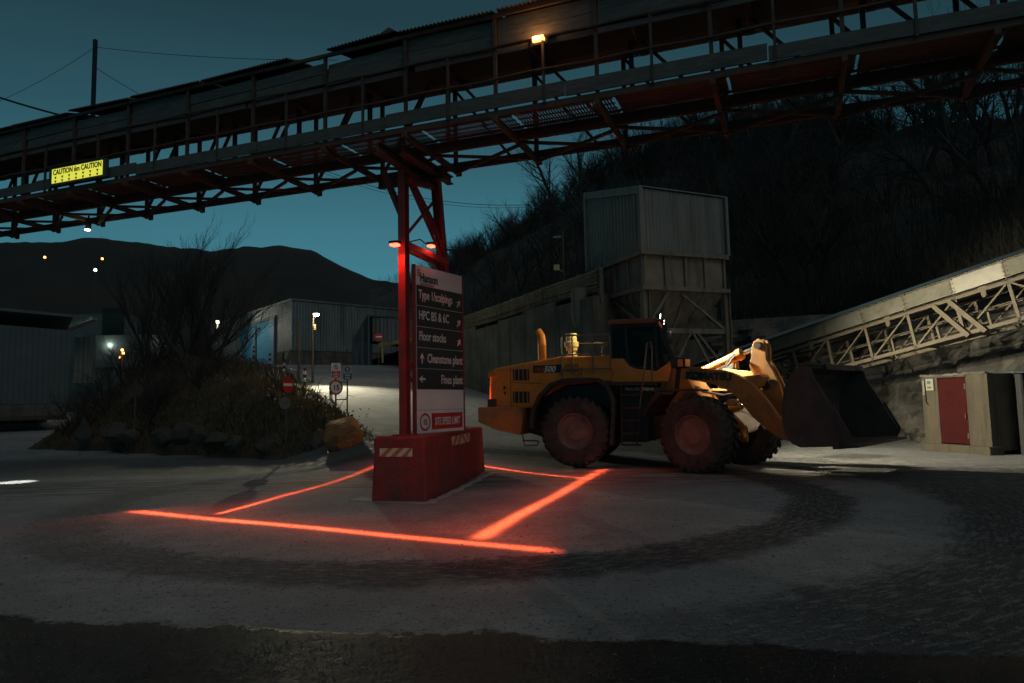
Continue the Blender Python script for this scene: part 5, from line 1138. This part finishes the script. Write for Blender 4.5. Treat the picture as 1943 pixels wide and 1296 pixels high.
# ------------------------------------------------------------------ road signs and marker posts
def facing(p, yaw): d = -V((p.x, p.y, 0)).normalized(); a = math.atan2(d.x, d.y)+R(yaw); n = V((math.sin(a), math.cos(a), 0)); return n, V((-n.y, n.x, 0))
def zdisc(c, n, x, r_, layers, name, par):
    o = disc(c, r_, x, ZZ, layers[0], name, par); return o
# no entry
p = gy(543, 850, 22.0); p.z = BZ(p.x, p.y)-.1; n_, x_ = facing(p, -48); zt = gy(543, 730, 22).z
ne = root('no_entry_sign', p, 'round red no entry sign with a plain disc below on one pole', 'sign')
MB().tube([p, V((p.x, p.y, gy(543, 714, 22).z))], .032, 10).build('pole', POLEM, ne)
c = V((p.x, p.y, zt))+n_*.05
def plate(c, n, x, r_, mat, name, par, th=.006): return MB().lathe([(0, -th), (r_, -th), (r_, 0), (0, 0)], lambda a, l, b: c+x*a+n*l+ZZ*b, 36).build(name, mat, par)
pt_ = plate(c, n_, x_, .265, SRED, 'disc', ne); m = MB().box(c+n_*.004, .40, .003, .085, (x_, n_, ZZ)); m.build('white_bar', WHITE, pt_)
plate(c-n_*.09, -n_, x_, .265, SIGNB, 'disc_back', ne)
c2_ = V((p.x-.02, p.y, gy(541, 765, 22).z))-n_*.02; n3, x3 = facing(p, 20)
plate(V((p.x-.03, p.y, gy(541, 765, 22).z))+n3*.05, n3, x3, .19, SIGNB, 'disc_back', ne)
# 15 / no pedestrian / one way frame
p = gy(637, 786, 27); p.z = GZ(p.x, p.y)-.2; sf = root('speed_sign_frame', p, 'two post frame with fifteen speed disc, no pedestrian and one way plates', 'sign')
pL, pR = gy(637, 780, 27), gy(659, 785, 27); zb_ = GZ(pL.x, pL.y)-.2
MB().tube([V((pL.x, 27, zb_)), V((pL.x, 27, gy(637, 690, 27).z))], .035, 8).build('post', POLEM, sf); MB().tube([V((pR.x, 27, zb_)), V((pR.x, 27, gy(659, 662, 27).z))], .03, 8).build('post', POLEM, sf)
for v in (725, 758): z = gy(648, v, 27).z; MB().tube([V((pL.x, 27, z)), V((pR.x, 27, z))], .022, 6).build('rail', POLEM, sf)
n_, x_ = facing(pL, -26); c = V((pL.x+.03, 26.93, gy(639, 735, 27).z))
pt_ = plate(c, n_, x_, .295, SRED, 'speed_disc', sf); plate(c+n_*.004, n_, x_, .225, WHITE, 'speed_face', sf)
text('15', .29, c+n_*.012-ZZ*.105, x_, ZZ, SBLACK, 'lettering', sf, 'CENTER', offset=.008)
n_, x_ = facing(pL, -18); c = gy(638, 703, 27)+V((0, -.05, 0)); W_, H2 = .375, .58
b = MB().box(c, W_, .01, H2, (x_, n_, ZZ)).build('pedestrian_plate', WHITE, sf)
MB().box(c+n_*.007-ZZ*.15, W_-.03, .004, .26, (x_, n_, ZZ)).build('red_panel', SRED, b)
disc(c+n_*.008+ZZ*.13, .105, x_, ZZ, SRED, 'ban_ring', b, .082)
m = MB().tube([c+n_*.008+ZZ*.20-x_*.0, c+n_*.008+ZZ*.19], .018, 8); m.box(c+n_*.008+ZZ*.13, .045, .004, .08, (x_, n_, ZZ)); m.bar(c+n_*.008+ZZ*.10, c+n_*.008+ZZ*.065-x_*.03, .018, .006); m.bar(c+n_*.008+ZZ*.10, c+n_*.008+ZZ*.065+x_*.03, .018, .006); m.build('walker_symbol', SBLACK, b)
MB().bar(c+n_*.012+ZZ*.195-x_*.06, c+n_*.012+ZZ*.065+x_*.06, .02, .004, n_).build('ban_bar', SRED, b)
for i, s in enumerate(('No', 'pedestrian', 'access')): text(s, .075, c+n_*.010-ZZ*(.10+.075*i), x_, ZZ, WHITE, 'lettering', b, 'CENTER', offset=.002, wscale=.85)
n_, x_ = facing(pR, 12); c = gy(660, 707, 27)+V((0, -.05, 0)); H2 = .56; W_ = .34
b = MB().box(c, W_, .01, H2, (x_, n_, ZZ)).build('one_way_plate', SIGNB, sf)
MB().box(c+n_*.007+ZZ*.12, W_-.03, .004, .29, (x_, n_, ZZ)).build('pale_panel', pm('sign_pale', (.45, .42, .36), .5), b)
MB().box(c+n_*.007-ZZ*.155, W_-.03, .004, .22, (x_, n_, ZZ)).build('blue_panel', SBLUE, b)
disc(c+n_*.011+ZZ*.12, .12, x_, ZZ, SBLUE, 'blue_disc', b)
arrow(0, .12, R(90), .18, pm('arrow_pale', (.5, .5, .45)), lambda x, z, o: c+x_*x+ZZ*z+n_*(.013), 0, b)
for i, s in enumerate(('One', 'way')): text(s, .115, c+n_*.010-ZZ*(.135+.10*i), x_, ZZ, WHITE, 'lettering', b, 'CENTER', offset=.003)
# sign seen from behind on the left bank
p = gy(255, 825, 26); p.z = .3; n_, x_ = facing(p, 5); bs = root('round_sign_back', p, 'dark round sign plate on a pole seen at the foot of the left bank', 'sign')
MB().tube([p, V((p.x, p.y, gy(258, 722, 26).z))], .03, 8).build('pole', POLEM, bs); plate(V((p.x, p.y, gy(257, 740, 26).z))+n_*.04, n_, x_, .27, DARKM, 'disc_back', bs)
# small no entry sign by the lean-to
p = gy(719, 652, 44); ns_ = root('small_no_entry_sign', p-ZZ*1.2, 'tiny red no entry sign on a post by the yellow guard rail', 'sign'); n_, x_ = facing(p, 0)
MB().tube([p-ZZ*1.4, gy(719, 636, 44)], .03, 6).build('pole', POLEM, ns_); c = gy(719, 639, 43.9); plate(c, n_, x_, .26, SRED, 'disc', ns_); MB().box(c+n_*.006, .4, .004, .09, (x_, n_, ZZ)).build('white_bar', WHITE, ns_)
# marker posts
mk = root('marker_post', (0, 0, 0), '', 'marker post', 'striped marker posts along the ramp edge')
m = MB().box((0, 0, .55), .12, .12, 1.1); m.build('body', WHITE, mk)
m = MB().box((0, 0, .22), .126, .126, .34); m.box((0, 0, .70), .126, .126, .20); m.build('black_band', SBLACK, mk)
m = MB().box((0, 0, 1.05), .128, .128, .16); m.build('cap', SBLACK, mk); MB().box((0, -.066, .95), .10, .006, .16).build('reflector', pm('red_reflector', (.8, .10, .04), .3), mk)
spots = [(628, 790, 31, 'nearest striped marker post, half behind the speed sign'), (578, 735, 37, 'striped marker post between the plain post and the lit lamp'), (539, 716, 43, 'striped marker post directly above the no entry sign'), (512, 700, 49, 'striped marker post in front of the nearer blue door'), (481, 686, 55, 'striped marker post in front of the farther blue door'), (458, 672, 60, 'farthest striped marker post near the left end of the hall')]
kids = list(mk.children)
for i, (u, v, y, lb) in enumerate(spots):
    p = gy(u, v, y); zt_ = {628: 727, 578: 699, 539: 684, 512: 671, 481: 657, 458: 657}[u]; z = gy(u, zt_, y).z-1.12
    if i == 0: o = mk
    else:
        o = mk.copy(); col.objects.link(o)
        for k_ in kids: q_ = k_.copy(); col.objects.link(q_); q_.parent = o
    o.location = (p.x, y, z); o['label'] = lb
# ------------------------------------------------------------------ boulders
def boulder(name, c, sx_, sy_, sz_, seed, mat, label, rot=0, group=None):
    bm = bmesh.new(); bmesh.ops.create_icosphere(bm, subdivisions=4, radius=1); r2 = random.Random(seed)
    pl = [(V((r2.gauss(0, 1), r2.gauss(0, 1), r2.gauss(0, .8))).normalized(), r2.uniform(.55, .85)) for _ in range(11)]
    for v in bm.verts:
        d = v.co.normalized(); r_ = 1.0
        for nn, dd in pl:
            k = d.dot(nn)
            if k > .01: r_ = min(r_, dd/k)
        p = d*r_*(1+.05*noise.fractal(d*3+V((seed, 0, 0)), 1, 2, 5)); v.co = V((p.x*sx_, p.y*sy_, p.z*sz_))
    me = bpy.data.meshes.new(name); bm.to_mesh(me); bm.free(); me.materials.append(mat); o = bpy.data.objects.new(name, me); col.objects.link(o); o.location = c; o.rotation_euler = (0, 0, rot); tag(o, label, 'boulder', group); return o
import bmesh
def bo(u, v, y, w_, h_, seed, mat, label, k=1.0, rot=0):
    s = y/F_PX; p = gy(u, v, y); boulder('boulder', (p.x, y+w_*s*.35, p.z-(0 if mat is BOULO else h_*s*.16)), w_*s/2*1.15, w_*s/2*k, h_*s/2*1.25, seed, mat, label, rot)
bo(647, 822, 20.8, 84, 64, 5, BOULO, 'big boulder with orange light in its colour at the tip of the grass bank', .8)
bo(598, 834, 22.3, 44, 40, 7, BOULD, 'dark boulder immediately left of the orange boulder', .8)
bo(505, 838, 22.6, 56, 34, 9, BOULD, 'rounded boulder left of the no entry sign pole', .8)
bo(440, 838, 22.8, 40, 26, 11, BOULD, 'low grey boulder between two slanted boulders')
bo(404, 832, 23.4, 60, 26, 13, BOULD, 'flat slanted grey boulder at the bank foot', .7, .3)
bo(372, 822, 23.6, 34, 32, 15, BOULD, 'small upright boulder beside the pointed slab')
bo(340, 820, 23.8, 46, 40, 17, BOULD, 'pointed pale slab of rock leaning on the bank', .5, .5)
bo(302, 826, 24.2, 46, 34, 19, BOULD, 'broad boulder right of the round sign pole')
bo(238, 824, 25.4, 34, 28, 21, BOULD, 'small boulder left of the round sign pole')
bo(205, 818, 25.8, 60, 36, 23, BOULD, 'wide bright topped boulder near the left of the bank')
bo(150, 815, 27.0, 34, 50, 25, BOULD, 'tall narrow rock at the left end of the bank', .6)
m = MB(); r2 = random.Random(8)
for i in range(420):
    u = r2.uniform(420, 640) if i % 3 else r2.uniform(150, 700); v = 858+r2.uniform(-7, 7)-(max(0, u-560)*.06); p = gz(u, v, .05); s = r2.uniform(.02, .09); p.z = max(GZ(p.x, p.y), BZ(p.x, p.y) if BZ(p.x, p.y) < .5 else 0)
    o = [V((r2.uniform(-1, 1), r2.uniform(-1, 1), r2.uniform(-.3, .8)))*s for _ in range(6)]; m.add([p+x for x in o], [(0, 1, 2), (0, 2, 3), (0, 3, 4), (1, 2, 5), (2, 3, 5), (3, 4, 5), (0, 1, 4), (1, 4, 5)])
tag(m.build('loose_stones', BOULD), 'scatter of loose stones along the foot of the bank', 'stones', kind='stuff')

WETG = pm('wet_gravel', (.024, .024, .023), .10, 0, .5, 20, spec=.6)
m = MB(); r2 = random.Random(77)
for i in range(15000):
    y = 2.3+3.3*r2.random()**.8; x = r2.uniform(-.82*y, .82*y)
    if y+.17*x > 5.15+r2.uniform(-.2, .12): continue
    s = r2.uniform(.003, .011)*(1.5 if i % 9 == 0 else 1); p = V((x, y, GZ(x, y)+s*.1)); a = r2.uniform(0, 6.28); b = V((math.cos(a), math.sin(a), 0))*s; c = V((-math.sin(a), math.cos(a), 0))*s*r2.uniform(.6, 1)
    t_ = ZZ*s*r2.uniform(.3, .7)+V((r2.uniform(-.3, .3), r2.uniform(-.3, .3), 0))*s
    m.add([p-b, p-c, p+b, p+c, p+t_-b*.3, p+t_+b*.4+ZZ*s*r2.uniform(-.15, .15)], [(0, 1, 4), (1, 5, 4), (1, 2, 5), (2, 3, 5), (3, 4, 5), (3, 0, 4)])
tag(m.build('gravel', WETG), 'wet dark grit strewn over the nearest tarmac', 'gravel', kind='stuff')
DRYG = pm('dry_gravel', (.20, .19, .175), .9, 0, .6, 20)
m = MB()
for i in range(7000):
    y = 4.9+15*r2.random()**1.5; x = r2.uniform(-.85*y, .85*y)
    if y+.17*x < 5.3: continue
    rd = math.hypot(x+1.1, y-13.7)
    if not (5.8 < rd < 7.3 or rd > 8.2) and r2.random() < .75: continue
    s = r2.uniform(.005, .016)*(1.8 if i % 25 == 0 else 1); p = V((x, y, GZ(x, y)+s*.2)); a = r2.uniform(0, 6.28); b = V((math.cos(a), math.sin(a), 0))*s; c = V((-math.sin(a), math.cos(a), 0))*s*r2.uniform(.6, 1)
    t_ = ZZ*s*r2.uniform(.4, .9); m.add([p-b, p-c, p+b, p+c, p+t_-b*.3, p+t_+b*.4], [(0, 1, 4), (1, 5, 4), (1, 2, 5), (2, 3, 5), (3, 4, 5), (3, 0, 4)])
tag(m.build('gravel', DRYG), 'dry loose grit scattered over the dusty yard', 'gravel', kind='stuff')

# ------------------------------------------------------------------ grass on the bank
m = MB(); r2 = random.Random(21)
for i in range(30000):
    x = r2.uniform(-20, -3.6); y = r2.uniform(20.5, 47 if i % 3 == 0 else 34); c_ = .913*x+.408*y
    if c_ > 5.1: continue
    z = BZ(x, y)
    if z < .12: continue
    if noise.noise(V((x*.8, y*.8, 0))) < -.25 and r2.random() < .6: continue
    h = r2.uniform(.12, .42)*(.55 if c_ > 3.6 else 1)*(1+.6*noise.noise(V((x*.5, y*.5, 3)))); a = r2.uniform(0, PI*2); w_ = r2.uniform(.008, .022); ln = r2.uniform(0, .25); d = V((math.cos(a), math.sin(a), 0)); s_ = V((-d.y, d.x, 0))
    p = V((x, y, z-.02)); m.add([p-s_*w_, p+s_*w_, p+d*ln*.5+ZZ*h*.7+s_*w_*.6, p+d*ln+ZZ*h, p+d*ln*.5+ZZ*h*.7-s_*w_*.6], [(0, 1, 2, 3, 4)])
tag(m.build('grass', STRAW), 'dead straw coloured grass covering the bank', 'grass', kind='stuff')

# ------------------------------------------------------------------ trees
def grow(tr, cr, rn, p, d, L, r, lvl, maxl, spread, up):
    ns = 5 if lvl == 0 else (4 if lvl == 1 else 3); pts = [V(p)]; d = V(d).normalized(); q = V(p)
    dirs = []
    for i in range(ns):
        d = (d+V((rn.gauss(0, .13), rn.gauss(0, .13), rn.gauss(0, .08)+up*(.10 if lvl else .02)))).normalized(); q = q+d*(L/ns); pts.append(q.copy()); dirs.append(d.copy())
    (tr if lvl == 0 else cr).tube(pts, r, 7 if lvl == 0 else (5 if lvl == 1 else 3), r*(.45 if lvl == 0 else .3))
    if lvl >= maxl: return
    nb = {0: 9, 1: 6, 2: 5, 3: 3}[lvl]
    for k in range(nb):
        f = (.25 if lvl == 0 else .2)+(.8 if lvl else .75)*(k+rn.random()*.6)/nb; f = min(f, .98); i = min(int(f*ns), ns-1); b = pts[i].lerp(pts[i+1], f*ns-i)
        a = rn.uniform(0, 2*PI); o = dirs[i].orthogonal().normalized(); o = Matrix.Rotation(a, 3, dirs[i]) @ o
        nd = dirs[i]*math.cos(spread)+o*math.sin(spread); rr_ = r*(1-f*.6)*(.5 if lvl == 0 else .55)
        grow(tr, cr, rn, b, nd, L*rn.uniform(.38, .62)*(1.15 if lvl == 0 else 1)*(1-f*.25), max(rr_, .006), lvl+1, maxl, spread*rn.uniform(.85, 1.15), up)
TV = []
def make_tree(seed, H, maxl=3, spread=.75, up=.8, stems=1, r=.16, name='bare_tree'):
    rn = random.Random(seed); tr, cr = MB(), MB()
    for s in range(stems):
        dd = V((rn.gauss(0, .12 if stems == 1 else .32), rn.gauss(0, .12 if stems == 1 else .32), 1)); grow(tr, cr, rn, V((rn.uniform(-.3, .3) if stems > 1 else 0, rn.uniform(-.3, .3) if stems > 1 else 0, -.3)), dd, H*.72*rn.uniform(.8, 1), r/(stems**.5), 0, maxl, spread, up)
    o = bpy.data.objects.new(name, None); o.empty_display_size = .2; ORG[o.name] = V((0, 0, 0))
    a = tr.build('trunk', BARK, o); b = cr.build('crown', TWIG, o)
    return o, a, b
first = {}
def put_tree(k, x, y, z, s, rz, label, group=None, name='bare_tree'):
    o, a, b = TV[k]
    if k not in first: col.objects.link(o); first[k] = 1; t_ = o; 
    else:
        t_ = bpy.data.objects.new(name, None); t_.empty_display_size = .2; col.objects.link(t_)
        for c_ in (a, b): q_ = c_.copy(); q_.parent = t_; col.objects.link(q_)
    t_.location = (x, y, z); t_.scale = (s, s, s*1.0); t_.rotation_euler = (0, 0, rz); tag(t_, label, 'tree', group); return t_
TV = [make_tree(1, 6, 3, .75, .7), make_tree(2, 6, 3, .65, 1.0, 3, .14), make_tree(3, 6.5, 3, .85, .5), make_tree(4, 5, 3, .6, 1.2, 4, .12), make_tree(5, 7, 3, .7, .8), make_tree(6, 5.5, 3, .8, .9, 2, .14), make_tree(7, 8, 4, .72, .75, 1, .20), make_tree(8, 7, 3, .42, 1.6, 5, .15)]
r3 = random.Random(12)
WG = 'bare winter trees on the dark wooded hillside'; WL = 'bare winter tree among many on the dark wooded hillside'
for i in range(290):                                          # skyline and slope
    u = r3.uniform(775, 2050) if i % 3 == 0 else r3.uniform(775, 1620); t = (r3.uniform(.84, 1.03) if i % 5 < 3 else r3.uniform(.2, .9)); p = hill_pt(u, t)
    put_tree(r3.randrange(6), p.x, p.y, p.z-.2, r3.uniform(.8, 1.35)*(1 if u > 1150 else .72), r3.uniform(0, 6.28), WL, WG)
for u, t, s, k, lb in ((1062, .94, 1.30, 6, 'tall spreading bare tree leaning over the sky left of the hopper'), (1105, .96, 1.15, 6, 'tall bare tree just behind the spreading tree by the gallery'), (1022, .93, .85, 6, 'low bare tree hanging over the slope under the cable')):
    p = hill_pt(u, t); o = put_tree(k, p.x, p.y, p.z-.3, s, 2.2 if k == 6 else 0, lb); o.rotation_euler = (0, R(-28) if u < 1100 else R(-8), {1062: .4, 1105: 2.6, 1022: 4.0}[u])
for u, t, s in ((1760, .6, 1.2), (1830, .6, 1.3), (1890, .6, 1.3), (1700, .8, 1.2)):
    p = hill_pt(u, t); o = put_tree(4 if u != 1830 else 6, p.x, p.y, p.z-.3, s, u, {1760: 'tall bare tree seen through the gallery right of its lit bays', 1830: 'tallest bare tree seen through the right end of the gallery', 1890: 'bare tree at the far right seen through the gallery', 1700: 'bare tree seen through the gallery beside its last open bays'}[u])
BG = 'bare trees in the thicket on the left bank'; BL_ = 'thin bare tree in the thicket on the left bank'
for i in range(24):
    u = r3.uniform(140, 385); y = r3.uniform(28, 42); x = (u-CX)/F_PX*y; z = BZ(x, y)
    if z < .8: z = max(z, .6)
    tz = {0: 560}.get(0); put_tree(r3.choice((1, 3, 5, 0)), x, y, z-.2, r3.uniform(.45, .75), r3.uniform(0, 6.28), BL_, BG)
for u, y, s, lb in ((275, 34, 1.16, 'leftmost of the tall bushy bare trees rising above the far hill'), (318, 33, 1.08, 'tallest bushy bare tree rising above the far hill'), (352, 35, 1.15, 'bushy bare tree between the tallest one and its right neighbour'), (396, 34, .98, 'rightmost of the tall bushy bare trees rising above the far hill')):
    x = (u-CX)/F_PX*y; put_tree(7, x, y, BZ(x, y)-.3, s*(1 if u < 400 else .95), u*1.3, lb)
for u, y, s, lb in ((207, 240, 1.3, 'small lone tree on the far hill skyline'), (745, 130, .8, 'small tree on the skyline left of the red tower'), (505, 250, 1.0, 'tiny tree on the low skyline above the hall')):
    p = gy(u, fs_at(u)+10, y); put_tree(5 if y > 200 else 1, p.x, p.y, p.z-.8, s, u, lb)
# brambles and saplings, one tangled mass
m = MB()
for i in range(9000):
    u = r3.uniform(770, 1700); p = hill_pt(u, r3.uniform(.86, 1.03)); h = r3.uniform(.6, 3.2)*(.7 if u < 1000 else 1)*max(.25, .75+1.5*noise.noise(V((p.x*.28, p.y*.28, 1)))); a = r3.uniform(0, 6.28); l = r3.uniform(.1, .8); d = V((math.cos(a), math.sin(a), 0)); m.tube([p, p+d*l*.2+ZZ*h*.6, p+d*l*.7+ZZ*h], .022, 3, .010)
for i in range(9000):
    if i % 10: u = r3.uniform(780, 2050); p = hill_pt(u, r3.uniform(.01, .5)**1.2 if i % 3 else r3.uniform(.5, 1.0)); h = r3.uniform(.5, 1.9)
    else:
        x, y = r3.uniform(-19, -6), r3.uniform(23, 40); p = V((x, y, BZ(x, y))); h = r3.uniform(.3, 1.0)
        if .913*x+.408*y > 4.5 or p.z < .3: continue
    a = r3.uniform(0, 6.28); l = r3.uniform(.1, .9); d = V((math.cos(a), math.sin(a), 0))
    m.tube([p, p+d*l*.3+ZZ*h*.6, p+d*l*.8+ZZ*h, p+d*l*1.3+ZZ*h*.9], .014, 3, .005)
tag(m.build('undergrowth', BRAM), 'tangled brambles and saplings on the slopes', 'undergrowth', kind='stuff')
